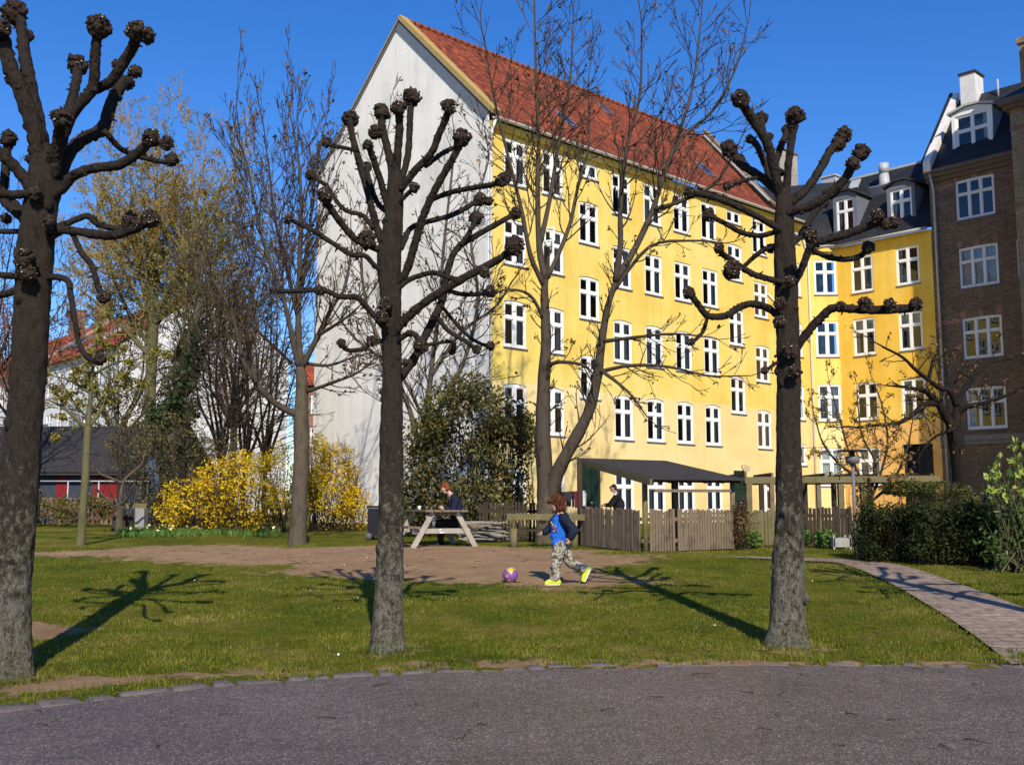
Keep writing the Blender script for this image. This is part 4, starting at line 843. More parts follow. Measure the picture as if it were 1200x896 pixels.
T1 = pollard('thickest bare pollarded tree, with heavy upright arms and long drooping side arms', 9.15, (12, 787), [(10, 790, 50), (11, 700, 46), (20, 600, 44), (26, 525, 41), (33, 450, 39), (39, 333, 41), (42, 290, 41), (47, 250, 38), (52, 215, 38), (51, 188, 32), (48, 172, 24)], [
    (24, 15, [(46, 180), (40, 150), (27, 112), (12, 78), (3, 45), (0, 30)], -.25, [(2, 34, 12)]),
    (22, 11, [(50, 180), (44, 145), (36, 105), (30, 72), (27, 48), (24, 25)], .35, [(17, 15, 17), (33, 42, 8)]),
    (17, 11, [(62, 205), (70, 170), (85, 133), (108, 104), (111, 72), (113, 50)], -.3, [(116, 32, 16)]),
    (13, 13, [(107, 107), (130, 95), (148, 68), (158, 50)], -.35, [(159, 37, 13), (172, 42, 11)]),
    (14, 12, [(68, 190), (76, 150), (84, 118), (90, 92)], .45, [(91, 77, 13)]),
    (17, 15, [(64, 222), (80, 182), (98, 163), (120, 150), (131, 120), (143, 98)], .5, [(149, 97, 10), (158, 84, 9), (137, 76, 7)]),
    (8, 6, [(122, 153), (140, 173), (158, 182), (192, 190)], .7, [(201, 187, 9)]),
    (16, 12, [(64, 185), (68, 165), (70, 150)], -.35, [(72, 139, 13)]),
    (13, 11, [(72, 222), (86, 206), (110, 197), (140, 193), (160, 180), (170, 171)], -.3, [(177, 162, 12), (195, 168, 9)]),
    (11, 11, [(58, 271), (80, 270), (125, 276), (150, 271), (168, 262)], -.45, [(176, 256, 12), (163, 262, 7)]),
    (9, 7, [(60, 268), (78, 262), (102, 253), (114, 262), (140, 268)], .3, [(152, 257, 9)]),
    (7, 7, [(78, 270), (95, 295), (108, 312), (115, 335)], -.5, [(122, 348, 8)]),
    (9, 5, [(56, 325), (78, 328), (83, 345), (88, 375), (94, 405), (105, 421)], -.4, [(117, 421, 8)]),
    (15, 13, [(38, 222), (18, 196), (0, 180), (-22, 160)], -.3, [(-28, 152, 14)]),
    (12, 10, [(14, 245), (4, 232), (6, 205), (8, 178)], .2, [(10, 163, 11)]),
    (12, 9, [(38, 228), (10, 228), (-15, 224), (-50, 215)], -.5, [(-58, 212, 11)]),
    (12, 10, [(30, 262), (20, 242), (5, 233), (-30, 228)], .4, [(-40, 226, 11), (8, 256, 7)]),
    (8, 6, [(30, 272), (0, 271), (-25, 266)], .6, [(-32, 264, 8)]),
    (9, 7, [(28, 325), (0, 322), (-25, 318)], -.4, [(-32, 316, 8)]),
    (11, 8, [(30, 338), (8, 344), (-20, 348)], .4, [(-28, 348, 9)])],
    [(42, 228, 9), (28, 303, 13), (32, 322, 11), (58, 260, 8)], GP)
T2 = pollard('slenderest bare pollarded tree, many thin knobbed arms, standing before the white gable', 10.35, (455, 756), [(455, 757, 37), (456, 700, 33), (458, 600, 29), (459, 500, 27), (460, 450, 25), (459, 400, 23), (458, 350, 26), (456, 300, 29), (461, 260, 23), (463, 220, 20), (463, 203, 17)], [
    (11, 9, [(461, 215), (456, 182), (450, 158), (447, 142)], .2, [(447, 132, 11)]),
    (11, 9, [(464, 212), (466, 180), (468, 158), (468, 140)], -.2, [(467, 127, 10)]),
    (9, 8, [(470, 210), (478, 182), (480, 152), (481, 130)], .35, [(483, 114, 12)]),
    (10, 8, [(471, 220), (488, 198), (505, 180), (515, 156), (522, 140)], -.35, [(526, 125, 10)]),
    (7, 5, [(498, 195), (518, 180), (532, 173)], .3, [(536, 171, 5)]),
    (11, 8, [(474, 322), (485, 290), (495, 256), (506, 230), (520, 204), (536, 176)], -.5, [(541, 162, 12)]),
    (7, 6, [(504, 234), (530, 225), (555, 220), (578, 216)], -.6, [(588, 211, 9)]),
    (8, 6, [(470, 290), (480, 269), (500, 260), (530, 252), (552, 240)], .5, [(562, 234, 9), (573, 236, 6)]),
    (9, 7, [(459, 262), (450, 226), (442, 200), (436, 182), (432, 172)], -.4, [(440, 155, 9), (431, 170, 7)]),
    (10, 8, [(447, 282), (437, 250), (428, 215), (418, 180), (412, 155)], .3, [(411, 140, 11)]),
    (5, 5, [(420, 177), (402, 173), (390, 171)], .4, [(383, 167, 7)]),
    (7, 6, [(444, 240), (434, 215), (431, 204)], .5, [(430, 196, 7)]),
    (9, 8, [(442, 292), (418, 281), (402, 264), (388, 245), (381, 236)], -.4, [(381, 229, 10)]),
    (6, 5, [(437, 268), (426, 253), (406, 247), (394, 235), (384, 219), (374, 212)], .4, [(364, 205, 7)]),
    (7, 5, [(440, 312), (428, 300), (411, 298), (390, 285), (368, 271), (350, 262)], -.6, [(338, 257, 6)]),
    (8, 5, [(447, 380), (431, 361), (418, 348), (400, 348), (378, 340), (350, 341), (322, 341)], -.5, [(375, 340, 7), (320, 341, 5)]),
    (6, 5, [(449, 400), (436, 402), (424, 409), (407, 410)], -.3, [(400, 402, 6), (436, 400, 7)]),
    (12, 8, [(462, 390), (480, 369), (500, 353), (520, 340), (545, 325), (570, 312), (590, 300)], -.5, [(602, 288, 13), (568, 320, 7)]),
    (7, 6, [(462, 345), (476, 330), (495, 322), (510, 320), (526, 325), (542, 328)], -.2, []),
    (6, 5, [(520, 340), (545, 345), (566, 344)], -.3, [(574, 341, 8)]),
    (13, 6, [(466, 446), (485, 420), (505, 380), (518, 352), (525, 315), (536, 291), (560, 275), (592, 257)], .4, [(604, 250, 8)]),
    (6, 6, [(540, 287), (550, 272), (555, 263)], .45, [(558, 255, 9)]),
    (5, 4, [(516, 356), (530, 374), (547, 392), (562, 402)], .3, [(574, 405, 6)]),
    (6, 5, [(513, 372), (526, 388), (546, 400)], -.2, [(558, 409, 6)]),
    (7, 7, [(468, 398), (480, 390), (490, 396)], -.3, [(493, 405, 9)]),
    (6, 5, [(466, 240), (474, 231), (481, 224)], -.2, [(485, 220, 7)]),
    (5, 4, [(495, 405), (530, 400), (531, 410)], .2, [(530, 411, 5)])],
    [(430, 281, 12), (452, 357, 9), (448, 372, 9), (475, 425, 5)], GP)
limbs3 = [
    (12, 11, [(915, 232), (908, 203), (900, 170), (885, 145), (874, 128)], -.4, [(868, 116, 12)]),
    (9, 8, [(899, 175), (895, 158), (893, 148)], .2, [(893, 138, 8)]),
    (11, 10, [(908, 222), (890, 206), (872, 195), (862, 185)], .35, [(854, 174, 11), (868, 187, 6)]),
    (10, 8, [(905, 212), (896, 190), (888, 172), (881, 164)], .5, [(879, 163, 6), (902, 160, 5)]),
    (5, 5, [(887, 208), (870, 212), (857, 217)], -.3, [(852, 218, 6)]),
    (9, 8, [(909, 195), (915, 172), (921, 158)], .5, [(921, 152, 6)]),
    (10, 9, [(921, 228), (924, 192), (928, 162), (931, 148)], -.1, [(932, 136, 12), (929, 145, 8)]),
    (12, 10, [(928, 236), (945, 222), (960, 200), (974, 175)], .4, [(982, 169, 10), (989, 158, 11)]),
    (13, 10, [(926, 248), (950, 241), (975, 225), (992, 207)], -.4, [(999, 192, 9), (1009, 179, 11)]),
    (9, 7, [(912, 268), (890, 255), (860, 240), (832, 230), (816, 227)], -.5, [(808, 226, 8)]),
    (7, 6, [(912, 272), (890, 276), (868, 272), (850, 262), (838, 256)], .5, [(830, 252, 8)]),
    (8, 5, [(912, 289), (897, 292), (885, 300), (872, 312)], .2, [(903, 291, 6)]),
    (8, 7, [(916, 332), (905, 328), (885, 322), (870, 314), (855, 303), (847, 298)], -.5, [(843, 291, 7), (857, 317, 12)]),
    (10, 7, [(916, 374), (900, 361), (880, 356), (865, 361), (850, 370), (830, 370), (819, 358), (813, 350)], -.4, [(807, 343, 8)]),
    (5, 4, [(829, 372), (824, 388), (816, 397)], -.45, [(810, 401, 5)]),
    (9, 10, [(928, 336), (938, 318), (946, 298), (952, 287), (968, 281), (990, 275), (1012, 267), (1030, 259)], -.5, [(949, 276, 10), (1028, 253, 9), (1047, 261, 8), (1037, 263, 7)]),
    (7, 7, [(950, 292), (970, 301), (990, 304), (1008, 300)], -.2, [(1017, 290, 8)]),
    (8, 7, [(935, 280), (946, 262), (956, 248), (964, 240)], .5, [(966, 238, 6)]),
    (11, 10, [(926, 415), (945, 391), (960, 374), (976, 361), (1000, 362), (1030, 363), (1064, 361)], -.5, [(985, 358, 6), (1013, 356, 9), (1042, 358, 9), (1073, 357, 9)]),
    (5, 4, [(912, 425), (903, 430), (897, 434)], -.2, [(896, 434, 5)])]
T3 = pollard('bare pollarded tree with one long level knobbed arm, standing before the yellow facade', 10.6, (922, 752), [(922, 753, 45), (923, 700, 39), (925, 600, 32), (924, 500, 29), (924, 420, 28), (922, 350, 27), (920, 300, 25), (919, 250, 22), (917, 222, 17)], limbs3,
    [(925, 330, 8), (914, 356, 8), (926, 412, 10), (931, 436, 8), (913, 378, 8)], GP)
# the next pollard of the row stands just outside the frame; its shadow falls across the footpath
def dup(o, parent=None):
    c = o.copy(); col.objects.link(c); c.parent = parent
    for ch in list(o.children): dup(ch, c)
    return c
T4 = dup(T3); T4.location = (6.75, 10.75, gz(10.75)); T4['label'] = 'bare pollarded tree beyond the frame edge, its shadow lying across the paver footpath'
# ---- free-growing bare trees
class Grow:
    """side shoots as short tapering segments, all built in one go"""
    def __init__(s, seed): s.r = random.Random(seed); s.tips = []; s.seg = []
    def sprout(s, mb, p, d, L, r, lev, up=.12, rmin=.006, spread=.6, dens=1.0, droop=0):
        rr = s.r; g = rr.gauss; n = min(8, max(2, int(L / .22))); st = L / n; p = Vector(p); P = [p]; d = Vector(d).normalized(); D = [d]
        for i in range(n):
            d = (d + Vector((g(0, .13), g(0, .13), g(0, .10) + up - droop * (i / n)))).normalized(); q = p + d * st; r0 = max(rmin, r * (1 - .75 * i / n)); r1 = max(rmin * .8, r * (1 - .75 * (i + 1) / n))
            s.seg.append((p.x, p.y, p.z, q.x, q.y, q.z, r0, r1)); p = q; P.append(p); D.append(d)
        s.tips += P[n // 2:]
        if lev <= 0: return
        k = max(1, int(round((L / .42) * dens)))
        for q in range(k):
            i = min(n, max(1, int((.15 + .85 * (q + rr.random()) / k) * n)))
            side = D[i].orthogonal().normalized(); side.rotate(Matrix.Rotation(rr.uniform(0, 6.283), 3, D[i]))
            s.sprout(mb, P[i], (D[i] + side * spread * rr.uniform(.6, 1.3)), L * rr.uniform(.4, .7) * (1 - .3 * i / n), max(rmin, r * (1 - .75 * i / n) * .6), lev - 1, up, rmin, spread, dens, droop)
    def mesh(s, name, mat, org):
        A = np.array(s.seg); p0, p1 = A[:, :3] - org, A[:, 3:6] - org; t = p1 - p0; t /= np.linalg.norm(t, axis=1, keepdims=True) + 1e-9
        a = np.where(np.abs(t[:, 2:3]) < .9, np.array([[0, 0, 1.]]), np.array([[1., 0, 0]])); x = np.cross(t, a); x /= np.linalg.norm(x, axis=1, keepdims=True); y = np.cross(t, x); V = []
        for c, r in ((p0, A[:, 6:7]), (p1 + t * .004, A[:, 7:8])):
            for k in range(3): V.append(c + (x * math.cos(k * 2.0944) + y * math.sin(k * 2.0944)) * r)
        V = np.stack(V, 1); n = len(A); B = (np.arange(n) * 6)[:, None]
        Fq = np.concatenate([B + np.array([[k, (k + 1) % 3, 3 + (k + 1) % 3, 3 + k]]) for k in range(3)])
        return npmesh(name, V.reshape(-1, 3), Fq, None, [mat])
def bare_tree(name, label, Y, foot, trunk, limbs, seed, bark, twig, lev=2, L0=2.2, gap=.45, up=.12, rmin=.006, spread=.6, dens=1.0, leaves=None, group=None, droop=0, cat='tree', skip=0.15, limbmat=None, thin=1.0):
    """trunk: (px,py,w) profile; limbs: (w0,w1,pts,dy0,dy1,length of side shoots)"""
    t = thing(name, label, cat, at(foot[0], foot[1], Y), group); g = Grow(seed)
    mb = MB(); trunk_mesh(mb, trunk, Y, 14, .03); mb.build('trunk', bark, t)
    cb = MB()
    for w0, w1, pts, dy0, dy1, L in limbs:
        Wp = limb_pts(pts, Y, dy0, dy1); P, rad = add_limb(cb, Wp, w0, w1 * thin * .7, Y, 7, 4, .04); P = [Vector(p[:3]) for p in P]
        tot = sum((P[i + 1] - P[i]).length for i in range(len(P) - 1)); acc = 0; nxt = tot * skip
        for i in range(1, len(P)):
            seg = (P[i] - P[i - 1]); l0 = acc; acc += seg.length; tn = seg.normalized()
            while acc > nxt:
                q = P[i - 1].lerp(P[i], (nxt - l0) / max(seg.length, 1e-6)); nxt += gap * g.r.uniform(.6, 1.4); f = acc / tot
                side = tn.orthogonal().normalized(); side.rotate(Matrix.Rotation(g.r.uniform(0, 6.283), 3, tn))
                g.sprout(cb, q, tn * .6 + side * spread * 1.3, L * g.r.uniform(.5, 1.15) * (1.1 - .5 * f), max(rmin, min(.026, rad[i] * .45)), lev, up, rmin, spread, dens, droop)
        g.sprout(cb, P[-1], (P[-1] - P[-2]), L * .9, max(rmin, rad[-1]), lev, up, rmin, spread, dens, droop)
    o = cb.build('crown', limbmat or bark, t)
    tw = link('twigs', g.mesh('twigs', twig, np.array(wloc(o))), o); tw.location = (0, 0, 0); tw['kind'] = 'stuff'
    if leaves:
        cnt, size, mat, nm, asp = leaves; T = np.array([tuple(p) for p in g.tips]); k = NR.integers(0, len(T), cnt)
        C = T[k] + NR.normal(0, size * .5, (cnt, 3)); me = leafmesh(nm, C - np.array(wloc(o)), size, [mat], asp); link(nm, me, o).location = (0, 0, 0)
    return t
# two-stemmed tree in front of the yellow facade
bare_tree('bare_tree', 'tall two-stemmed bare tree with a few withered leaves, rising before the yellow facade', 24.6, (640, 640),
    [(640, 642, 27), (640, 610, 23), (641, 590, 23), (643, 572, 20)],
    [(24, 15, [(640, 612), (640, 580), (636, 510), (637, 455), (640, 400), (638, 350), (639, 325)], 0, 0, .9),
     (19, 12, [(643, 600), (650, 562), (664, 532), (689, 484), (700, 440), (705, 400), (712, 360), (722, 328)], 0, -.8, 1.3),
     (7, 4, [(638, 335), (622, 300), (611, 245), (596, 185), (580, 120), (568, 50)], 0, -1.2, 2.0),
     (9, 4, [(639, 328), (632, 290), (630, 230), (631, 165), (628, 90), (626, -10)], 0, .6, 2.2),
     (7, 4, [(641, 325), (652, 303), (668, 262), (678, 215), (690, 170), (690, 110)], 0, 1.3, 1.9),
     (7, 3, [(632, 290), (645, 230), (655, 165), (668, 95), (672, 10)], .3, 1.6, 2.0),
     (8, 4, [(721, 330), (727, 285), (727, 240), (735, 170), (750, 110), (752, 30)], -.8, -1.6, 1.9),
     (9, 4, [(722, 328), (745, 290), (765, 246), (778, 205), (795, 158), (812, 100), (822, 20)], -.8, -.2, 2.1),
     (6, 3, [(783, 190), (800, 160), (835, 130), (862, 80), (878, 20)], -.4, .8, 1.8),
     (6, 3, [(765, 246), (800, 235), (838, 215), (862, 178)], -.6, -1.8, 1.3),
     (5, 3, [(705, 400), (745, 395), (790, 391), (830, 395)], -.6, -2.0, 1.0),
     (5, 2.5, [(699, 436), (740, 428), (785, 430), (830, 440), (880, 440)], -.5, -2.4, 1.0),
     (5, 2.5, [(702, 432), (735, 458), (760, 490)], -.5, -1.8, .9),
     (6, 3, [(640, 430), (655, 424), (684, 428), (702, 446)], 0, -1, .8),
     (5, 3, [(638, 375), (620, 345), (590, 340), (560, 352)], 0, -1.4, 1.0),
     (5, 3, [(716, 345), (760, 290), (810, 282), (850, 285)], -.7, -2.2, 1.0)],
    11, BARKG, TWIG, 3, 2.2, .21, .12, .0088, .52, .9, (1300, .09, LBROWN, 'leaves', .7), skip=.20, thin=.7, limbmat=BARKT)
# vase-shaped tree left of the gable
bare_tree('bare_tree', 'vase-shaped bare tree with pale olive trunk, between the yellow bush and the white gable', 23.6, (348, 642),
    [(348, 643, 22), (351, 580, 18), (353, 530, 18), (353, 488, 17), (354, 452, 14), (352, 430, 11)],
    [(9, 5, [(350, 487), (331, 478), (315, 466), (300, 448), (286, 425), (280, 400), (274, 375), (264, 352), (248, 325), (225, 290)], 0, -1.4, 1.6),
     (7, 4, [(350, 430), (344, 402), (337, 370), (328, 335), (312, 295), (300, 245), (290, 195), (280, 165)], 0, -.8, 2.0),
     (9, 4, [(352, 428), (350, 390), (350, 345), (352, 285), (353, 235), (349, 180), (340, 135)], 0, .5, 2.1),
     (6, 3, [(352, 345), (360, 290), (366, 240), (372, 190), (380, 150)], .2, 1.4, 1.8),
     (6, 3, [(350, 375), (335, 310), (322, 255), (316, 205), (310, 160)], .2, 1.5, 1.9),
     (8, 4, [(353, 432), (372, 395), (383, 372), (394, 352), (405, 335), (412, 290)], 0, -.7, 1.3),
     (5, 3, [(374, 392), (394, 380), (412, 367), (430, 350)], -.3, -1.2, 1.1),
     (5, 3, [(356, 460), (390, 448), (420, 436), (445, 415)], 0, -1.3, 1.0),
     (5, 2.5, [(355, 425), (385, 428), (415, 418), (440, 412)], 0, 1.0, 1.0),
     (5, 3, [(300, 448), (290, 400), (297, 350), (285, 300)], -.6, -.2, 1.5)],
    23, BARKG, TWIG, 3, 2.1, .15, .22, .0085, .45, .95, (900, .10, LBROWN, 'leaves', .7), skip=.20, thin=.66, limbmat=BARKT)
# slender young tree with budding twigs
bare_tree('young_tree', 'slender young tree with olive bark and yellowish budding twigs, before the black shed', 24.0, (96, 640),
    [(94, 641, 10), (97, 600, 9), (100, 560, 9), (103, 500, 8)],
    [(7, 3, [(103, 503), (106, 470), (108, 440), (112, 405)], 0, 0, 1.0), (6, 3, [(102, 502), (88, 490), (75, 478), (60, 470)], 0, -.5, .9),
     (6, 3, [(104, 500), (120, 478), (135, 450), (152, 435)], 0, .5, 1.0), (4, 2, [(108, 440), (135, 425), (165, 420)], 0, -.4, .8), (4, 2, [(106, 460), (80, 445), (60, 440)], 0, .6, .8)],
    31, BARKO, BARKO, 3, 1.2, .28, .05, .007, .8, .8, (4200, .08, LOLIVE, 'buds', .6))
# thin small-leaved tree before the gable, behind the slender pollard
bare_tree('bare_tree', 'thin twiggy bare tree close against the white gable', 29.5, (492, 630),
    [(492, 634, 10), (494, 600, 9), (497, 560, 9)],
    [(8, 4, [(497, 562), (500, 500), (506, 430), (515, 360), (520, 290), (530, 200)], 0, .6, 2.0), (7, 3, [(498, 540), (515, 480), (545, 420), (560, 350), (552, 270), (572, 190)], 0, -.6, 1.8),
     (7, 3, [(497, 545), (480, 480), (455, 420), (430, 360), (425, 280), (450, 170)], 0, .3, 1.9), (5, 3, [(500, 500), (470, 440), (420, 400), (395, 370)], 0, -.8, 1.6), (5, 3, [(506, 440), (540, 390), (580, 360), (600, 330)], .2, 1.2, 1.5)],
    47, BARKG, TWIG, 3, 2.0, .24, .09, .0092, .58, .95, (500, .12, LBROWN, 'leaves', .7))
# willow with yellow-orange twigs, and its thinner neighbours
def crown_limbs(cx, cy, n, w, x0, x1, ytop, dyr, L, seed):
    r = random.Random(seed); out = []
    for i in range(n):
        f = (i + .5) / n; tx = x0 + (x1 - x0) * f + r.uniform(-8, 8); ty = ytop + abs(f - .5) * 2 * 60 + r.uniform(0, 45); k = r.uniform(-dyr, dyr)
        mx = cx + (tx - cx) * .55 + r.uniform(-8, 8); my = cy + (ty - cy) * .45
        out.append((w, w * .3, [(cx + r.uniform(-2, 2), cy), (cx + (tx - cx) * .22, cy + (ty - cy) * .2), (mx, my), (tx, ty)], 0, k, L))
    return out
GB = 'bare trees in front of the white house'
bare_tree('willow_tree', 'broad willow with golden orange twigs, tallest before the white house', 46, (178, 605),
    [(178, 606, 16), (177, 540, 14), (176, 470, 13), (178, 410, 13), (180, 380, 12)],
    crown_limbs(180, 385, 11, 6.5, 100, 300, 165, 4, 3.4, 5) + [(6, 3, [(178, 420), (150, 390), (120, 360), (95, 340)], 0, -1, 2.5), (6, 3, [(178, 410), (150, 365), (125, 300), (115, 240)], 0, 1, 3)],
    53, BARKO, TWIGY, 3, 3.4, .27, .07, .014, .55, .75, (30000, .12, tintmat('willow_bud', [(.22, .125, .025), (.33, .21, .045), (.24, .20, .05)], .8, .2), 'buds', .4), GB, .03)
bare_tree('bare_tree', 'greenish twiggy tree leaning over the red roof of the white house', 44, (232, 600),
    [(226, 606, 12), (222, 540, 11), (216, 480, 10), (206, 420, 10)],
    crown_limbs(205, 425, 8, 5.5, 215, 345, 240, 3, 2.8, 8) + [(6, 3, [(212, 450), (245, 400), (262, 370), (280, 330)], 0, 2, 2.4)],
    59, BARKO, BARKO, 3, 2.8, .34, .05, .013, .55, .75, (6500, .11, LOLIVE, 'buds', .5), GB)
for i, (fx, tx, ty, w_, lb) in enumerate([(262, 250, 385, 8, 'dark thin-stemmed tree, nearest the ivy-clad trunk'), (283, 300, 400, 7, 'dark thin-stemmed tree leaning over the yellow bush'), (308, 322, 410, 7, 'dark thin-stemmed tree just beside the pale olive trunk')]):
    bare_tree('bare_tree', lb, 39 + i, (fx, 612), [(fx, 614, w_ * .8), (fx + 1, 580, w_ * .75), (fx + (tx - fx) * .25, 546, w_ * .6)],
        crown_limbs(fx + (tx - fx) * .25, 548, 6, 5, tx - 45, tx + 45, ty - 95, 2.5, 2.2, 70 + i), 80 + i, TWIGD, TWIG, 3, 2.2, .40, .06, .011, .7, .62, None, GB)
bare_tree('bare_tree', 'fine reddish twiggy tree showing beside the thickest pollard', 40, (28, 606), [(28, 608, 9), (28, 560, 8), (26, 510, 7)],
    crown_limbs(26, 512, 8, 4.5, -60, 75, 330, 3, 2.6, 77), 91, TWIGD, TWIGR, 3, 2.4, .36, .05, .013, .6, .5, (1500, .10, LBROWN, 'buds', .6), GB)
bare_tree('bare_tree', 'fine grey twiggy tree high behind the thickest pollard', 48, (-20, 600), [(-20, 606, 12), (-18, 520, 10), (-14, 450, 9)],
    crown_limbs(-14, 452, 9, 5, -90, 95, 250, 3, 3.0, 79), 93, TWIGD, TWIG, 3, 2.6, .42, .05, .013, .6, .5, None, GB)
bare_tree('bare_tree', 'olive-budded twiggy tree rising right behind the black shed roof', 47, (140, 600), [(140, 606, 11), (139, 560, 10), (138, 520, 9)],
    crown_limbs(138, 522, 9, 5, 45, 245, 330, 3.5, 2.8, 83), 97, BARKO, TWIG, 3, 2.6, .40, .05, .013, .6, .75, (5000, .11, LOLIVE, 'buds', .5), GB)
bare_tree('bare_tree', 'grey fine-twigged tree filling the gap between the ivy-clad trunk and the pale olive trunk', 45, (272, 604), [(272, 608, 10), (273, 550, 9), (274, 500, 8)],
    crown_limbs(274, 502, 9, 5, 195, 350, 290, 3.5, 2.8, 87), 99, BARKG, TWIG, 3, 2.6, .40, .06, .013, .6, .75, (1500, .10, LBROWN, 'buds', .6), GB)
# ivy-clad trunk
t = thing('ivy_clad_trunk', 'trunk thickly wrapped in dark green ivy, before the white house', 'tree', at(196, 612, 42))
b = MB(); trunk_mesh(b, [(196, 614, 14), (200, 540, 12), (206, 470, 11), (222, 400, 10), (236, 350, 7)], 42, 10); b.build('trunk', BARKG, t)
pts = []
for (x, y, rx, ry, n) in ((214, 468, 24, 34, 2000), (224, 425, 12, 26, 800), (196, 488, 24, 22, 1300), (232, 392, 7, 18, 260), (202, 540, 18, 40, 900), (216, 440, 20, 14, 500)): pts.append(blob(at(x, y, 42), (rx * 42 / F, .8, ry * 42 / F), n, .3))
pts = [np.array([p for p in q if noise.noise(Vector(p) * 1.3) + R.gauss(0, .15) > -.12]) for q in pts]
link('ivy', leafmesh('ivy', np.concatenate(pts) - np.array(t.location), .16, [LIVY], .9), t).location = (0, 0, 0)
# gnarled tree before the brick house, its shaded look put into dark bark colour
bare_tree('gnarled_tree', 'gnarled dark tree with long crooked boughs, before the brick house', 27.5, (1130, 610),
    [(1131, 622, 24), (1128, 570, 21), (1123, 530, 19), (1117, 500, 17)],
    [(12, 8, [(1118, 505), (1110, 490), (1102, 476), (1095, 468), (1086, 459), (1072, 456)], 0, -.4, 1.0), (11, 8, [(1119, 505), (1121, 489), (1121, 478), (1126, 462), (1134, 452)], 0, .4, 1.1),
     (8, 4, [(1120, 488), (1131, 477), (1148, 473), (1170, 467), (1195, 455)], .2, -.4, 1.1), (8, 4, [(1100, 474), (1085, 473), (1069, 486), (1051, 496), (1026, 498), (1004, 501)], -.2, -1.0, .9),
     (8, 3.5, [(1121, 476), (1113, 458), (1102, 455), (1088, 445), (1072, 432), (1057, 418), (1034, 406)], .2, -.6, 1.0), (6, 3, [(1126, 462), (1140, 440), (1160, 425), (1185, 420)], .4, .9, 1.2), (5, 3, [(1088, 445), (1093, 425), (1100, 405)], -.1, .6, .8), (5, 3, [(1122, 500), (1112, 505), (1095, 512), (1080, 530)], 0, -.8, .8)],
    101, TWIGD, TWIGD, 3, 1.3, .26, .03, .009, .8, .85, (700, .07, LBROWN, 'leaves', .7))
# small cut-back fruit tree by the old bench
bare_tree('fruit_tree', 'small hard-pruned fruit tree with crooked boughs, by the weathered garden bench', 31, (141, 618),
    [(140, 622, 9), (140, 605, 8), (142, 592, 7)],
    [(5, 3, [(141, 595), (130, 588), (118, 578), (110, 570)], 0, -.4, .5), (5, 3, [(142, 593), (142, 575), (146, 562), (158, 552)], 0, .4, .6), (4, 3, [(143, 566), (130, 560), (118, 555), (108, 545)], .2, -.2, .5), (4, 3, [(146, 562), (155, 553), (165, 545), (170, 530)], .3, .6, .6), (4, 3, [(142, 592), (152, 580), (158, 566)], 0, -.5, .5)],
    111, BARKG, TWIG, 1, .6, .3, .06, .008, .8, 1.0, None)
# ---- shrubs
def shrub(name, label, Y, foot, blobs, leafn, size, mat, stems, twig, nstem, group=None, asp=.6, cat='bush', leafname='leaves', shell=.45, up=0, mat2=None, thr=-.22):
    """blobs: (px,py,rx,ry,depth radius m, share)"""
    t = thing(name, label, cat, at(foot[0], foot[1], Y), group); g = Grow(nstem + 3); b = MB(); base = Vector(t.location)
    for i in range(nstem):
        bl = blobs[g.r.choices(range(len(blobs)), [q[5] for q in blobs])[0]]; c = at(bl[0], bl[1], Y + (bl[6] if len(bl) > 6 else 0))
        d = Vector((g.r.gauss(0, 1), g.r.gauss(0, 1), g.r.gauss(0, 1))).normalized(); e = c + Vector((d.x * bl[2] * Y / F, d.y * bl[4], d.z * bl[3] * Y / F)) * g.r.uniform(.6, 1.02)
        p0 = Vector((c.x + g.r.gauss(0, .3) * bl[2] * Y / F * 1.4, c.y + g.r.gauss(0, .3) * bl[4], base.z - .05)); m_ = p0.lerp(e, .55) + Vector((g.r.gauss(0, .15), g.r.gauss(0, .15), .25 * (e.z - p0.z)))
        P = crom([p0, m_, e], 4); b.tube(P, [stems * (1 - .7 * k / (len(P) - 1)) for k in range(len(P))], 4, False)
        for k in (3, 5, 6, 7, 8):
            if k < len(P): g.sprout(b, P[k], Vector(P[k] - P[k - 1]) + Vector((g.r.gauss(0, .4), g.r.gauss(0, .4), g.r.gauss(0, .2))) * .4, .35 * bl[3] * Y / F, stems * .4, 1, .03, .004, .8, .8)
    o = b.build('branches', twig, t)
    if g.seg: tw = link('twigs', g.mesh('twigs', twig, np.array(wloc(o))), o); tw.location = (0, 0, 0); tw['kind'] = 'stuff'
    tot = sum(q[5] for q in blobs); C = []
    for q in blobs: C.append(blob(at(q[0], q[1], Y + (q[6] if len(q) > 6 else 0)), (q[2] * Y / F, q[4], q[3] * Y / F), int(leafn * q[5] / tot), shell))
    C = np.concatenate(C); nn = np.array([noise.noise(Vector(p) * 1.6) for p in C]); keep = nn + NR.normal(0, .18, len(C)) > thr; C = C[keep]; nn = nn[keep]
    keep = C[:, 2] > npgz(C[:, 1]) + .03; C = C[keep]; nn = nn[keep]
    tn = np.clip(.45 + .6 * nn + NR.normal(0, .2, len(C)), 0, 1)
    if mat2:
        k = NR.random(len(C)) < .22; me = leafmesh(leafname, C[k] - np.array(base), size, [mat2], asp, tn[k], up); link(leafname, me, t).location = (0, 0, 0); C, tn = C[~k], tn[~k]
    link(leafname, leafmesh(leafname, C - np.array(base), size, [mat], asp, tn, up), t).location = (0, 0, 0)
    return t
shrub('forsythia_bush', 'wide forsythia bush covered in yellow flowers, below the bare trees', 31.5, (262, 626), [(225, 592, 44, 36, 1.2, 4), (290, 575, 50, 50, 1.3, 6), (330, 560, 26, 44, 1.0, 2), (255, 560, 30, 26, .9, 1)], 22000, .064, LFORS, .011, TWIG, 210, asp=.75, leafname='flowers', thr=-.06)
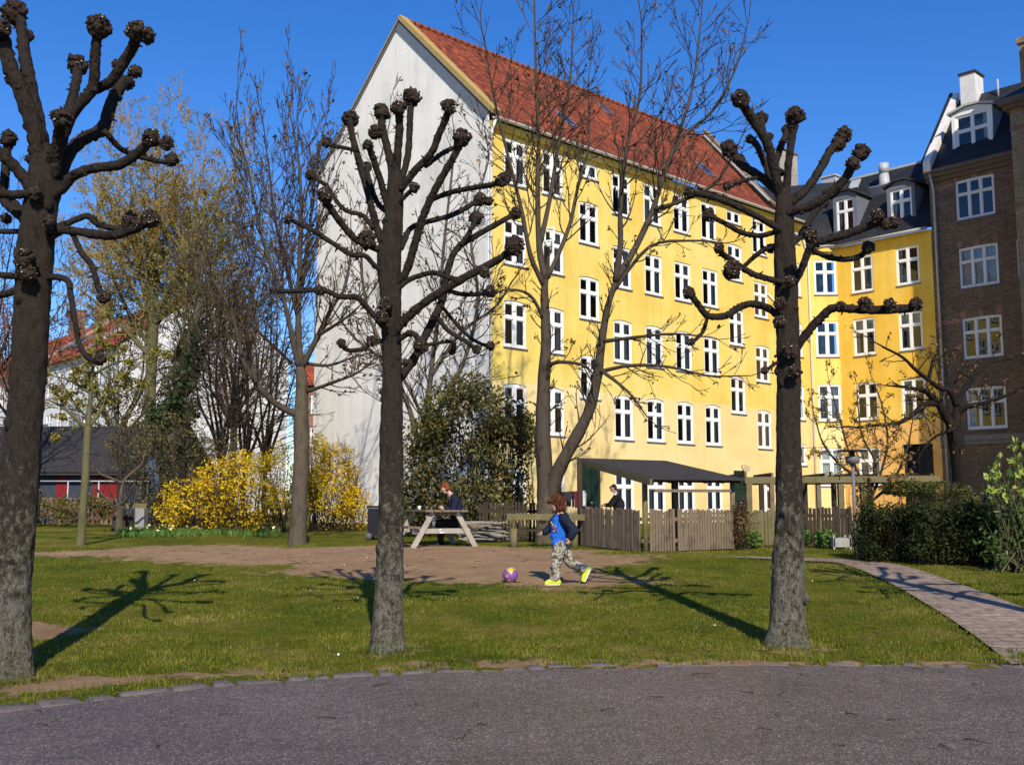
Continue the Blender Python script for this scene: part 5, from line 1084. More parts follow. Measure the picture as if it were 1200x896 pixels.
shrub('forsythia_bush', 'tall forsythia bush in yellow flower against the foot of the white gable', 32.5, (395, 626), [(392, 570, 40, 54, 1.1, 6), (372, 545, 18, 40, .8, 1.5), (418, 590, 18, 34, .8, 1.5)], 13500, .066, LFORS, .011, TWIG, 130, asp=.75, leafname='flowers', thr=-.14)
shrub('evergreen_bush', 'big dark evergreen bush with bronze leaves at the corner of the white gable', 28.5, (555, 634), [(545, 490, 58, 56, 1.6, 6), (500, 540, 34, 70, 1.2, 3), (590, 520, 44, 60, 1.3, 3), (612, 500, 22, 36, .9, 1.2), (560, 585, 74, 46, 1.3, 4.5), (480, 590, 20, 40, .9, 1.5)], 24000, .13, LDARK, .014, TWIGD, 110, asp=.45, leafname='leaves', shell=.25, mat2=LBRN2, thr=-.10)
shrub('brown_green_shrub', 'tall brownish green shrub behind the yellow forsythia, before the shed', 35, (215, 616), [(200, 540, 52, 60, 1.6, 4), (160, 520, 34, 40, 1.2, 2), (255, 550, 36, 50, 1.2, 2), (215, 590, 60, 30, 1.2, 2)], 9000, .11, tintmat('mixed_shrub_leaf', [(.035, .03, .015), (.06, .06, .018), (.10, .075, .03), (.13, .12, .03)], .8), .014, TWIG, 150, asp=.5)
shrub('privet_shrub', 'low olive shrub growing behind the picket fence, before the shed', 36.3, (60, 614), [(20, 590, 40, 24, .6, 2), (95, 596, 45, 18, .6, 2), (-20, 580, 30, 36, .6, 1.5)], 8500, .09, tintmat('olive_shrub_leaf', [(.045, .038, .012), (.10, .085, .02), (.17, .14, .035)], .8), .010, TWIG, 80)
for i, (x, rx, yc, ry, Yh, lb) in enumerate([(1036, 36, 622, 36, 19.3, 'clipped dark hedge bush with the lamp post at its end'), (1090, 36, 622, 39, 18.8, 'middle clipped dark hedge bush of three by the paver path'), (1152, 42, 622, 41, 18.6, 'largest clipped dark hedge bush, beside the pale-tipped laurel')]):
    shrub('hedge_bush', lb, Yh, (x, 660), [(x, yc, rx, ry, .55, 3), (x - rx * .5, yc + 12, rx * .55, ry * .75, .5, 2), (x + rx * .5, yc + 12, rx * .55, ry * .75, .5, 2), (x, yc + 20, rx * .9, ry * .5, .55, 2), (x - rx * .45, yc - ry * .45, rx * .5, ry * .5, .4, 1.4), (x + rx * .45, yc - ry * .45, rx * .5, ry * .5, .4, 1.4)], 9000, .06, LHEDGE, .008, TWIGD, 90, 'clipped hedge bushes along the footpath', shell=.2)
# laurel with pale upright young leaves
t = thing('laurel_bush', 'glossy laurel bush with pale yellow-green young shoots, at the picture edge', 'bush', at(1195, 668, 17.6))
rl = random.Random(5); b = MB(); CC = []; CT = []; DT = []
for i in range(125):
    x = rl.gauss(1196, 26); x = max(1150, x); y = rl.uniform(512, 650) + max(0, (1192 - x)) * .9; e = at(x, min(y, 650), 17.6 + rl.uniform(-.6, .6)); p0 = Vector((t.location.x + rl.gauss(0, .2), t.location.y + rl.gauss(0, .2), t.location.z))
    P = crom([p0, p0.lerp(e, .5) + Vector((0, 0, .12)), e], 4); b.tube(P, [.012 - .008 * k / 8 for k in range(9)], 4, False); dn = Vector(P[-1] - P[-2]).normalized() + Vector((0, 0, .4))
    young = y < 590
    for k in range(12):
        q = Vector(e) - dn * rl.uniform(0, .3) + Vector((rl.gauss(0, .05), rl.gauss(0, .05), rl.gauss(0, .04)))
        if young and k < 7: CT.append(tuple(Vector(e) + Vector((rl.gauss(0, .022), rl.gauss(0, .022), rl.uniform(-.05, .04))))); DT.append((rl.gauss(0, .25), rl.gauss(0, .25), 1.3))
        else: CC.append(tuple(q))
b.build('branches', BARKO, t)
link('leaves', leafmesh('leaves', np.concatenate([np.array(CC), blob(at(1205, 622, 17.6), (.5, .5, .6), 1500, .3)]) - np.array(t.location), .11, [LAUR], .4), t).location = (0, 0, 0)
link('young_leaves', leafmesh('young_leaves', np.array(CT) - np.array(t.location), 0.125, [LAURT], .45, dirs=np.array(DT)), t).location = (0, 0, 0)
# climbers and small plants round the fences
bare_tree('climbing_shrub', 'twiggy climbing shrub with small orange leaves, sprawling over the pergola', 24.8, (1012, 622), [(1014, 626, 7), (1015, 610, 6), (1018, 590, 6)],
    [(4, 2, [(1016, 592), (1008, 560), (995, 530), (985, 495), (975, 460)], 0, -.3, .9), (4, 2, [(1018, 590), (1030, 560), (1040, 520), (1035, 480), (1025, 450)], 0, .4, .9), (4, 2, [(1018, 590), (1045, 565), (1062, 530), (1070, 490)], 0, -.2, .9), (4, 2, [(1008, 560), (985, 545), (965, 520), (955, 490)], -.1, -.5, .8), (4, 2, [(1022, 570), (1025, 540), (1010, 510), (1005, 470)], 0, .2, .8)],
    121, TWIG, TWIG, 3, 1.0, .16, .05, .008, .8, .9, (2300, .065, tintmat('orange_leaf', [(.14, .07, .02), (.30, .16, .04), (.24, .20, .05)], .7, .2), 'leaves', .6), cat='bush')
shrub('pergola_vine', 'green vine draped over the shaded end of the pergola', 24.6, (1090, 640), [(1060, 572, 30, 10, .5, 2), (1100, 575, 40, 12, .5, 2.5), (1010, 572, 12, 30, .3, 1), (1120, 585, 30, 12, .5, 1.5)], 5200, .07, tintmat('vine_leaf', [(.03, .035, .01), (.07, .08, .015), (.12, .12, .025)], .7, .15), .008, TWIG, 60)
shrub('garden_shrub', 'small brown-leaved shrub at the end post of the shelter', 21.9, (868, 640), [(868, 610, 9, 34, .25, 2)], 900, .06, LBRN2, .007, TWIG, 26)
for x, y, r_, lb in ((882, 632, 13, 'leafy green clump at the foot of the mossy fence, nearer the shelter'), (968, 632, 15, 'leafy green clump in front of the white planter box'), (940, 628, 10, 'small green clump peeping out beside the pollard trunk with the long arm')):
    shrub('garden_plant', lb, 22.6, (x, y + 10), [(x, y, r_, r_ * .8, .3, 1)], 520, .085, LGREEN, .005, TWIG, 14, 'green clumps along the garden fence', cat='plant', up=.8)
# daffodils
n = 3400; PX = np.concatenate([NR.uniform(140, 235, 1900), NR.uniform(235, 330, 500), NR.normal(180, 20, 1000)]);
C = []
for x in PX:
    Yd = 29.0 + R.gauss(0, .9); p = at(x, 600, Yd); C.append((p.x, Yd, gz(Yd)))
C = np.array(C); me = leafmesh('daffodil_leaves', C + np.array([0, 0, .10]), .22, [LGREEN], .1, None, 2.2)
o = tag(link('daffodils', me), 'band of green daffodil leaves with pale flowers before the forsythia', 'flowers', kind='stuff')
k = NR.integers(0, n, 45); link('blossoms', leafmesh('blossoms', C[k] + np.array([0, 0, .25]), .07, [PETALY], 1.0), o)
# ================================================================== GARDEN THINGS
def gp(px, py): p = gat(px, py); return p
# ---- fences
def picket_fence(label, p0, p1, h, mat, railmat, posts, gap=.075, wd=.058, name='picket_fence', rails=(.28, .78), group=None, skip=(), top=.03, seed=1, post_h=None):
    r = random.Random(seed); p0 = Vector(p0); p1 = Vector(p1); p0.z = gz(p0.y); p1.z = gz(p1.y); u = (p1 - p0); L = u.length; u = u / L
    nrm = Vector((u.y, -u.x, 0)).normalized(); t = thing(name, label, 'fence', p0, group); b = MB(); k = int(L / gap)
    for i in range(k):
        s = i * gap + gap / 2
        if any(a < s < c for a, c in skip): continue
        hh = h + r.uniform(-top, top); q = p0 + u * s + nrm * (.03 + r.uniform(-.004, .004)); q2 = q + Vector((0, 0, hh)) + u * r.gauss(0, .008)
        b.bar(q + Vector((0, 0, .03)), q2, wd * r.uniform(.8, 1.1), .018, nrm)
    b.build('pickets', mat, t)
    for f in rails:
        b = MB(); b.bar(p0 + Vector((0, 0, f * h)), p1 + Vector((0, 0, f * h)), .035, .075); b.build('rail', railmat, t)
    for s in posts:
        b = MB(); q = p0 + u * (s * L) - nrm * .06; b.bar(q - Vector((0, 0, .1)), q + Vector((0, 0, (post_h or h) + .02)), .09, .09, nrm); b.build('post', railmat, t)
    return t
K0 = gp(757, 648); K1 = gp(862, 644); K2 = gp(682, 640)
picket_fence('grey picket panel with a narrow gap, facing the lawn under the low shelter', K0 + Vector((.06, 0, 0)), K1, .86, WOOD, WOOD, (.28,), .072, skip=((.66, .74),), seed=2)
picket_fence('mossy picket panel running back from the shelter corner post towards the bare tree', K2, K0 - Vector((.06, 0, 0)), .87, WOOD, WOODG, (.06,), .072, seed=3)
b0 = MB()
picket_fence('mossy board fence under the pergola, behind the pollard trunk with the long arm', gp(866, 641), gp(935, 639), .80, WOODG, WOODG, (.02, .98), .10, .092, seed=4)
picket_fence('dark close-boarded picket fence behind the white planter box', gp(935, 639.5), gp(1004, 640.5), .88, WOODD, WOODG, (.08, .9), .085, .07, seed=5)
picket_fence('weathered picket fence half hidden behind shrubs, in front of the black shed', at(-40, 600, 37), at(142, 600, 38.5), 1.02, WOOD, WOOD, (.1, .45, .9), .16, .10, seed=6)
picket_fence('dark picket fence in the shadow of the evergreen bush', gp(560, 634), gp(650, 634), .95, WOODD, WOODD, (.1, .9), .09, .06, seed=8)
# diagonal brace on the mossy panel is loose timber leaning there
# ---- low shelter with sloping felt roof
D_ = at(763, 562, 20.25); C_ = at(873, 563, 21.75); A_ = at(677, 538, 24.2); B_ = A_ + (C_ - D_) * 1.06; B_.z = A_.z
sh = thing('garden_shelter', 'low open shelter with sloping black felt roof on wooden posts', 'shelter', K0)
b = MB(); up = Vector((0, 0, .035)); b.prism([D_, C_, B_, A_], up); b.build('roof', FELT, sh)
b = MB(); b.bar(A_ - Vector((0, 0, .045)), D_ - Vector((0, 0, .045)) , .05, .13); b.build('verge_board', WOODG, sh)
for q0, q1 in ((D_, C_), (A_, B_)):
    b = MB(); dz = Vector((0, 0, .10)); i_ = (A_ - D_).normalized() * (.28 if q0 is D_ else -.28); b.bar(q0.lerp(q1, .02) + i_ - dz * .3, q0.lerp(q1, .98) + i_ - dz * .3, .07, .10); b.build('beam', WOODD, sh)
b = MB(); i_ = (A_ - D_).normalized() * .1
for k in range(6): f = .03 + .94 * k / 5; b.bar(D_.lerp(C_, f) + i_ - Vector((0, 0, .04)), A_.lerp(B_, f) - i_ - Vector((0, 0, .04)), .05, .07)
b.build('rafters', WOODD, sh)
b = MB(); q = Vector((0, 0, .225)); b.bar(D_.lerp(C_, .05) + i_ - q, D_.lerp(C_, .86) + i_ - q, .05, .06); b.build('beam', WOOD, sh)
for i, (p, top, m_, wd_) in enumerate(((K0 + Vector((0, .05, 0)), D_.z, WOODG, .12), (K1 + Vector((-.03, .03, 0)), C_.z, WOOD, .11), (K0.lerp(K1, .58) + Vector((-.2, 1.6, 0)), D_.z + .22, WOOD, .11), (K2 + Vector((-.02, .25, 0)), A_.z, WOODD, .14), (B_ + (D_ - A_) * .1, B_.z - .02, WOODD, .12))):
    b = MB(); b.tube([(p.x, p.y, gz(p.y) - .1), (p.x, p.y, top - .03)], [wd_ / 2, wd_ / 2 * .95], 10); b.build('post', m_, sh)
# ---- pergola
pg = thing('pergola', 'mossy wooden pergola with square posts along the garden fence', 'pergola', gp(870, 641))
def ppost(px, Y, ztop, m_, w_=.10): q = at(px, 600, Y); b = MB(); b.bar((q.x, q.y, gz(Y) - .1), (q.x, q.y, ztop), w_, w_); b.build('post', m_, pg)
ZP = at(1000, 560, 24.4).z
for px, Y, m_ in ((878, 24.0, WOODG), (905, 24.1, WOOD), (960, 24.4, WOOD), (986, 24.5, WOODG), (1012, 24.6, WOODG), (1066, 24.9, WOODG)): ppost(px, Y, ZP - .02, m_, .13 if px in (986, 878) else .10)
for px, Y in ((893, 26.2), (944, 26.4), (978, 26.6), (1020, 26.8), (1075, 27.0)): ppost(px, Y, ZP - .03, WOODD, .11)
for Y, m_ in ((24.0, WOODG), (26.2, WOODD)):
    for dd in (-.07, .07):
        b = MB(); a = at(872, 568, Y); c = at(1100, 560, Y + 1.0); b.bar((a.x, a.y + dd, ZP - .06), (c.x, c.y + dd, ZP + .0), .04, .15); b.build('beam', m_, pg)
b = MB(); r_ = random.Random(3)
for i in range(8):
    f = i / 7; a = at(874 + f * 218, 560, 24.1 + f); c = at(874 + f * 218, 560, 26.6 + f); b.bar((a.x, a.y, ZP + .08), (c.x * .93 + .0, c.y, ZP + .09), .05, .09)
b.build('rafters', WOODG, pg)
# ---- bench seen from behind, before the fence
bn = thing('plank_bench', 'low plank bench with mossy backrest rail, beside the two-stemmed tree', 'bench', gp(598, 642))
q0, q1 = gp(598, 641.5), gp(690, 640.5); z0 = q0.z
zb = at(640, 605.5, q0.y).z
b = MB(); a = at(594, 605, q0.y); c = at(692, 606, q1.y); b.bar(a, c, .04, .135); b.build('backrest', WOODG, bn)
b = MB(); a = at(600, 621, q0.y + .3); c = at(694, 621, q1.y + .3); b.bar(a, c, .32, .05); b.build('seat', WOODD, bn)
for px in (602, 673): p = at(px, 620, q0.y + .12); b = MB(); b.tube([(p.x, p.y, z0 - .05), (p.x, p.y, zb - .25)], [.09, .085], 10); b.build('leg', WOODG, bn); b = MB(); b.bar((p.x, p.y - .02, zb - .30), (p.x, p.y - .08, zb), .08, .05); b.build('arm', WOODG, bn)
# ---- weathered garden bench by the fruit tree
wb = thing('garden_bench', 'weathered grey garden bench between the fruit tree and the yellow bush', 'bench', at(152, 617, 32.2))
zg = gz(32.2)
b = MB(); b.bar(at(148, 592.5, 32.4), at(172, 592.5, 32.4), .05, .16); b.build('backrest', WOODG, wb)
b = MB(); b.bar(at(134, 604, 32.2), at(172, 604, 32.2), .40, .05); b.build('seat', WOODD, wb)
for px in (137, 150): p = at(px, 610, 32.2); b = MB(); b.bar((p.x, p.y, zg - .05), (p.x, p.y, at(150, 604, 32.2).z - .025), .08, .3); b.build('leg', WOODD, wb)
b = MB(); p = at(166, 605, 32.1); b.box(p.x - .14, p.x + .14, p.y - .18, p.y + .18, zg - .02, at(166, 595, 32.1).z); b.build('side_panel', M('grey_slab', [(.20, .20, .20), (.28, .28, .27)], 4, .9, .3), wb)
# ---- pipe railing by the shed
pr = thing('pipe_railing', 'thin pale pipe railing in front of the blue and red shed wall', 'railing', at(60, 604, 40.2))
z_ = at(60, 563.5, 40.2).z; b = MB(); b.tube([(at(45, 563, 40.2).x, 40.2, z_), (at(176, 563, 40.2).x, 40.2, z_)], [.03, .03], 6); b.build('rail', ZINC, pr)
for px in (46, 80, 116, 165, 173): q = at(px, 563, 40.2); b = MB(); b.tube([(q.x, 40.2, .65), (q.x, 40.2, z_ - .02)], [.028, .028], 6); b.build('post', ZINC, pr)
# ---- blue plank leaning at the shed corner
b = MB(); b.bar(at(176, 540, 39.5), at(187, 590, 39.2), .35, .04, (0, -1, 0)); tag(b.build('leaning_board', M('faded_blue_paint', [(.07, .11, .19), (.05, .08, .14)], 4, .7, .2)), 'faded blue board leaning by the shed end, behind the brown green shrub', 'board')
# ---- lamp
LY = 20.9; q = at(1001.5, 600, LY); lp = thing('garden_lamp', 'slim grey garden lamp post with flat disc head, standing behind the dark hedge', 'lamp post', (q.x, LY, gz(LY)))
zt = at(1001, 527, LY).z; GRP = M('grey_lacquer', [(.17, .165, .17), (.13, .13, .135)], 3, .4, .05)
b = MB(); b.tube([(q.x, LY, gz(LY) - .1), (q.x, LY, zt - .32)], [.034, .034], 10); b.build('pole', GRP, lp)
b = MB(); b.tube([(q.x, LY, zt - .34), (q.x, LY, zt - .28), (q.x, LY, zt - .27), (q.x, LY, zt - .13), (q.x, LY, zt - .12)], [.05, .06, .13, .15, .07], 16); b.build('lamp_head', GRP, lp)
b = MB(); b.tube([(q.x, LY, zt - .12), (q.x, LY, zt - .03)], [.05, .05], 10); b.tube([(q.x, LY, zt - .03), (q.x, LY, zt)], [.30, .29], 24); b.build('disc_shade', M('dark_lacquer', [(.05, .05, .055), (.035, .035, .04)], 3, .4, .05), lp)
# ---- white planter box
px_ = at(984.5, 633, 22.3); b = MB(); zp = gz(22.3); hw = 10 * 22.3 / F
pb = thing('planter_box', 'small white planter box at the foot of the dark fence', 'planter', (px_.x, px_.y, zp))
b.box(px_.x - hw, px_.x + hw, 22.15, 22.19, zp + .05, zp + .24); b.box(px_.x - hw, px_.x + hw, 22.5, 22.54, zp + .05, zp + .24); b.box(px_.x - hw, px_.x - hw + .03, 22.19, 22.5, zp + .05, zp + .24); b.box(px_.x + hw - .03, px_.x + hw, 22.19, 22.5, zp + .05, zp + .24)
for sx in (-1, 1):
    for yy in (22.17, 22.52): b.bar((px_.x + sx * (hw - .01), yy, zp - .02), (px_.x + sx * (hw - .01), yy, zp + .30), .04, .04)
b.build('box', M('greyed_white_paint', [(.36, .35, .33), (.24, .23, .21)], 6, .8, .2), pb); b = MB(); b.box(px_.x - hw + .03, px_.x + hw - .03, 22.19, 22.5, zp + .1, zp + .19); b.build('soil', M('soil', [(.04, .03, .02), (.06, .045, .03)], 20, 1, .6), pb)
# ---- picnic table
TG = gp(521, 641); TY_ = TG.y; TZ = TG.z; ax = Vector((-.36, .93, 0)).normalized(); ac = Vector((ax.y, -ax.x, 0)); tt = thing('picnic_table', 'weathered wooden picnic table with slanting A-frame legs, on the sandy ground', 'picnic table', TG)
def tl(a, c, z): return TG + ac * a + ax * c + Vector((0, 0, z))
TOPZ = .80
b = MB()
for i in range(5):
    a = -.40 + .20 * i; b.bar(tl(a, -.16, TOPZ), tl(a, 1.75, TOPZ), .185, .04)
b.build('tabletop', WOOD, tt)
for sx in (-1, 1):
    b = MB()
    for k in (0, 1): a = sx * (.66 + .15 * k); b.bar(tl(a, -.12, .44), tl(a, 1.72, .44), .135, .04)
    b.build('seat', WOOD, tt)
for c in (.0, 1.55):
    b = MB(); b.bar(tl(-.74, c + .045, .36), tl(.74, c + .045, .36), .045, .11); b.build('crossbeam', WOODP, tt)
    b = MB(); b.bar(tl(-.42, c + .04, TOPZ - .06), tl(.42, c + .04, TOPZ - .06), .045, .08); b.build('top_batten', WOOD, tt)
    for sx in (-1, 1):
        b = MB(); b.bar(tl(sx * .74, c, -.03), tl(sx * .28, c, TOPZ - .03), .045, .115, (ac.x, ac.y, 0)); b.build('leg', WOODP, tt)
b = MB(); m0 = tl(-.10, .015, .395); b.bar(m0, m0 - Vector((0, 0, .075)), .022, .012); b.bar(m0 + Vector((-.02, 0, -.0)), m0 + Vector((.03, 0, 0)), .012, .018); b.bar(m0 + Vector((-.01, 0, -.075)), m0 + Vector((.085, 0, -.07)), .012, .022); b.build('painted_mark', WPAINT, tt)
b = MB(); c = tl(-.36, .8, TOPZ + .02); b.tube([c, c + Vector((0, 0, .09))], [.030, .040], 12); tag(b.build('paper_cup', WPAINT), 'small white paper cup standing on the picnic table', 'cup')
# ---- heap of grey brushwood by the table
b = MB(); r_ = random.Random(9); hp = at(560, 624, 25.4); hz = gz(25.4)
for i in range(70):
    a = Vector((hp.x + r_.uniform(-.55, .2), hp.y + r_.uniform(-.3, .3), hz + .05 + r_.random() * .45)); d = Vector((r_.uniform(.4, .9), r_.gauss(0, .15), r_.gauss(0, .06))); b.bar(a, a + d * .8, r_.uniform(.02, .07), r_.uniform(.015, .03))
tag(b.build('brushwood_heap', M('grey_dry_wood', [(.16, .14, .12), (.28, .26, .23), (.09, .08, .07)], 3, .9, .3)), 'heap of grey sticks and laths behind the picnic table', 'brushwood', kind='stuff')
# ---- dark wheeled bin behind the slender pollard
q = gp(440, 618); q = Vector((at(441, 600, 26.5).x, 26.5, gz(26.5))); wbn = thing('wheeled_bin', 'dark wheeled bin tilted back beside the yellow bush, mostly behind the slenderest pollard', 'bin', q)
BINM = M('black_plastic', [(.018, .018, .022), (.025, .025, .03)], 3, .45, .1); tl_ = Vector((.10, 0, 0))
b = MB(); v = []
for z, w_ in ((.10, .20), (.80, .27)): v += [q + tl_ * z + Vector((sx * w_, sy * w_, z)) for sx, sy in ((-1, -1), (1, -1), (1, 1), (-1, 1))]
b.raw(v, [(3, 2, 1, 0), (4, 5, 6, 7), (0, 1, 5, 4), (1, 2, 6, 5), (2, 3, 7, 6), (3, 0, 4, 7)]); b.build('body', BINM, wbn)
b = MB(); c = q + tl_ * .82 + Vector((0, 0, .82)); b.box(c.x - .29, c.x + .29, c.y - .29, c.y + .29, c.z - .01, c.z + .05); b.build('lid', BINM, wbn)
for sy in (-1, 1):
    b = MB(); b.tube([q + Vector((-.16, sy * .20, .10)), q + Vector((-.16, sy * .26, .10))], [.09, .09], 14); b.build('wheel', M('grey_wheel', [(.12, .12, .12), (.08, .08, .08)], 3, .5, .1), wbn)
# ---- drying rack with washing
RY = 29.0; ra, rb = at(651, 597, RY), at(686, 597, RY + .5); rz = at(668, 577, RY).z; rk = thing('drying_rack', 'folding clothes rack set up behind the mossy picket panel', 'clothes rack', (ra.x, RY, gz(RY)))
for k in range(5):
    b = MB(); o_ = Vector((0, -.22 + .11 * k, 0)); b.tube([Vector((ra.x, RY, rz)) + o_, Vector((rb.x, RY + .5, rz + .05)) + o_], [.008, .008], 6); b.build('rail', ZINC, rk)
for e, f in ((ra, 0), (rb, .5)):
    for sy in (-1, 1): b = MB(); b.tube([(e.x, RY + f - sy * .26, gz(RY) + .01), (e.x, RY + f + sy * .24, rz)], [.011, .011], 6); b.build('leg', ZINC, rk)
def cloth(name, label, cat, f0, f1, drop, colr, dy=-.22, neck=False, top=0):
    m_ = M(name + '_cloth', [colr, tuple(v * .75 for v in colr)], 8, .9, .3, .01); a = Vector((ra.x, RY + dy, rz)).lerp(Vector((rb.x, RY + .5 + dy, rz + .05)), f0); c = Vector((ra.x, RY + dy, rz)).lerp(Vector((rb.x, RY + .5 + dy, rz + .05)), f1); n = 9; V = []
    u = (c - a).normalized(); nn = Vector((u.y, -u.x, 0))
    for j in range(5):
        for i in range(n + 1):
            t = i / n; w_ = 1 - (.18 if name == 'shirt' and j > 1 else 0); q = a.lerp(c, .5 + (t - .5) * w_); V.append(q + nn * (.012 + .018 * math.sin(i * 1.6 + j * .5 + f0 * 20) * (j / 4)) + Vector((0, 0, .012 - drop * j / 4 * (1 + .06 * math.sin(i * 2.2)))))
    back = [p - nn * .03 for p in V]; k = len(V); Fs = [(j * (n + 1) + i, j * (n + 1) + i + 1, (j + 1) * (n + 1) + i + 1, (j + 1) * (n + 1) + i) for j in range(4) for i in range(n)]
    b = MB(); b.raw(V, Fs, True); b.raw(back, [f[::-1] for f in Fs[:n * 2]], True); b.raw(V[:n + 1] + back[:n + 1], [(i, i + 1, n + 2 + i, n + 1 + i) for i in range(n)], True)
    return tag(b.build(name, m_), label, cat, 'washing on the drying rack')
cloth('trousers', 'black trousers hanging on the clothes rack, next to the tree', 'trousers', .02, .28, .50, (.015, .015, .018))
cloth('shirt', 'dark grey shirt hanging on the clothes rack', 'shirt', .30, .52, .42, (.04, .04, .045))
cloth('shirt', 'dark red shirt hanging on the clothes rack', 'shirt', .60, .72, .46, (.16, .02, .035))
cloth('towel', 'navy towel hanging between the grey and the red shirt on the clothes rack', 'towel', .53, .60, .44, (.015, .02, .045))
cloth('trousers', 'grey trousers hanging on the clothes rack, next to the shelter post', 'trousers', .74, .86, .48, (.09, .10, .11))
cloth('towel', 'white towel hanging at the end of the clothes rack', 'towel', .87, .95, .42, (.6, .6, .6))
cloth('blanket', 'pale pink and grey blanket spread over the back of the clothes rack', 'blanket', .02, .98, .22, (.42, .34, .34), dy=.24)
# ---- ball
bc = gp(598, 682.5); br = .118; b = MB(); b.ball(bc + Vector((0, 0, br)), br, 32, 20)
m, nt2, bs = newmat('ball_rubber'); tc = N(nt2, 'ShaderNodeTexCoord'); mp = N(nt2, 'ShaderNodeMapping'); mp.inputs['Rotation'].default_value = (.5, .6, .2); nt2.links.new(tc.outputs['Object'], mp.inputs[0])
n_ = N(nt2, 'ShaderNodeTexNoise', i_Scale=6, i_Detail=2); nt2.links.new(mp.outputs[0], n_.inputs[0]); r_ = ramp(nt2, n_.outputs[0], [(0, (.20, .07, .27)), (.56, (.24, .09, .30)), (.58, (.50, .40, .02)), (.68, (.52, .42, .03)), (.70, (.25, .02, .10))], 'CONSTANT')
nt2.links.new(r_.outputs[0], bs.inputs['Base Color']); bs.inputs['Roughness'].default_value = .4
bo = b.build('ball', m, org=bc + Vector((0, 0, br))); tag(bo, 'purple rubber ball with yellow blotches, on the sand before the running boy', 'ball')
# ================================================================== PEOPLE
SKIN = M('skin', [(.56, .34, .25), (.50, .28, .20)], 6, .55, .05)
def flesh(name, mb, mat, parent, vox=.009, sm=4, dispn=0):
    o = mb.build(name, mat, parent)
    r = o.modifiers.new('remesh', 'REMESH'); r.mode = 'VOXEL'; r.voxel_size = vox; r.use_smooth_shade = True
    s = o.modifiers.new('smooth', 'SMOOTH'); s.factor = .5; s.iterations = sm
    if dispn:
        tx = bpy.data.textures.new(name + '_folds', 'CLOUDS'); tx.noise_scale = .09
        d = o.modifiers.new('folds', 'DISPLACE'); d.texture = tx; d.strength = dispn; d.mid_level = .5
    return o
def chain(mb, pts, rad):
    for i in range(len(pts) - 1): mb.capsule(pts[i], rad[i], pts[i + 1], rad[i + 1])
def hand(mb, wrist, d, side, s=1.0, curl=.5):
    """palm, four unequal bent fingers, a thumb from the side of the palm"""
    d = Vector(d).normalized(); side = Vector(side); side = (side - d * side.dot(d)).normalized(); nrm = d.cross(side); w_ = Vector(wrist)
    for k in (-1, 0, 1): mb.capsule(w_ + side * (k * .012 * s), .016 * s, w_ + d * .07 * s + side * (k * .022 * s), .013 * s, 8)
    for i, (o_, L) in enumerate(((-.030, .056), (-.010, .066), (.010, .070), (.030, .062))):
        p = w_ + d * .07 * s + side * o_ * s; a = p; dd = d.copy()
        for j in range(3):
            dd = (dd * math.cos(curl * .6) + nrm * math.sin(curl * .6)).normalized(); q = a + dd * L * s * (.42, .33, .25)[j]; mb.capsule(a, .0088 * s * (1 - .1 * j), q, .0082 * s * (1 - .12 * j), 7); a = q
    p = w_ + d * .022 * s + side * .026 * s; q = p + (d * .5 + side * .75 + nrm * .3).normalized() * .034 * s; mb.capsule(p, .013 * s, q, .0105 * s, 8); mb.capsule(q, .0105 * s, q + (d * .85 + side * .2 + nrm * .4).normalized() * .030 * s, .0085 * s, 8)
def head(mb, c, fwd, up, s):
    """skull, jaw, nose, brow, ears; c is the middle of the head, s its height"""
    f = Vector(fwd).normalized(); u = (Vector(up) - f * Vector(up).dot(f)).normalized(); l = u.cross(f); rot = Matrix((f, l, u)).transposed()
    mb.ball(c + u * .06 * s, (.40 * s, .33 * s, .42 * s), 18, 12, rot=rot); mb.ball(c + f * .10 * s - u * .20 * s, (.27 * s, .24 * s, .27 * s), 14, 10, rot=rot); mb.ball(c + f * .24 * s - u * .37 * s, .10 * s, 10, 8)
    mb.capsule(c + f * .38 * s + u * .04 * s, .035 * s, c + f * .46 * s - u * .09 * s, .055 * s, 8); mb.capsule(c + f * .36 * s + l * .13 * s + u * .09 * s, .045 * s, c + f * .36 * s - l * .13 * s + u * .09 * s, .045 * s, 8); mb.capsule(c + f * .345 * s + l * .06 * s - u * .225 * s, .035 * s, c + f * .345 * s - l * .06 * s - u * .225 * s, .035 * s, 8)
    for q in (-1, 1): mb.ball(c + l * .33 * s * q - f * .02 * s - u * .03 * s, (.09 * s, .04 * s, .12 * s), 10, 8, rot=rot)
    return f, u, l
def eyes(c, f, u, l, s, parent):
    for q in (-1, 1):
        b = MB(); b.ball(c + f * .355 * s + l * .14 * s * q + u * .01 * s, .05 * s, 10, 8); b.build('eye', M('eye', [(.05, .04, .035), (.03, .025, .02)], 3, .2, 0), parent)
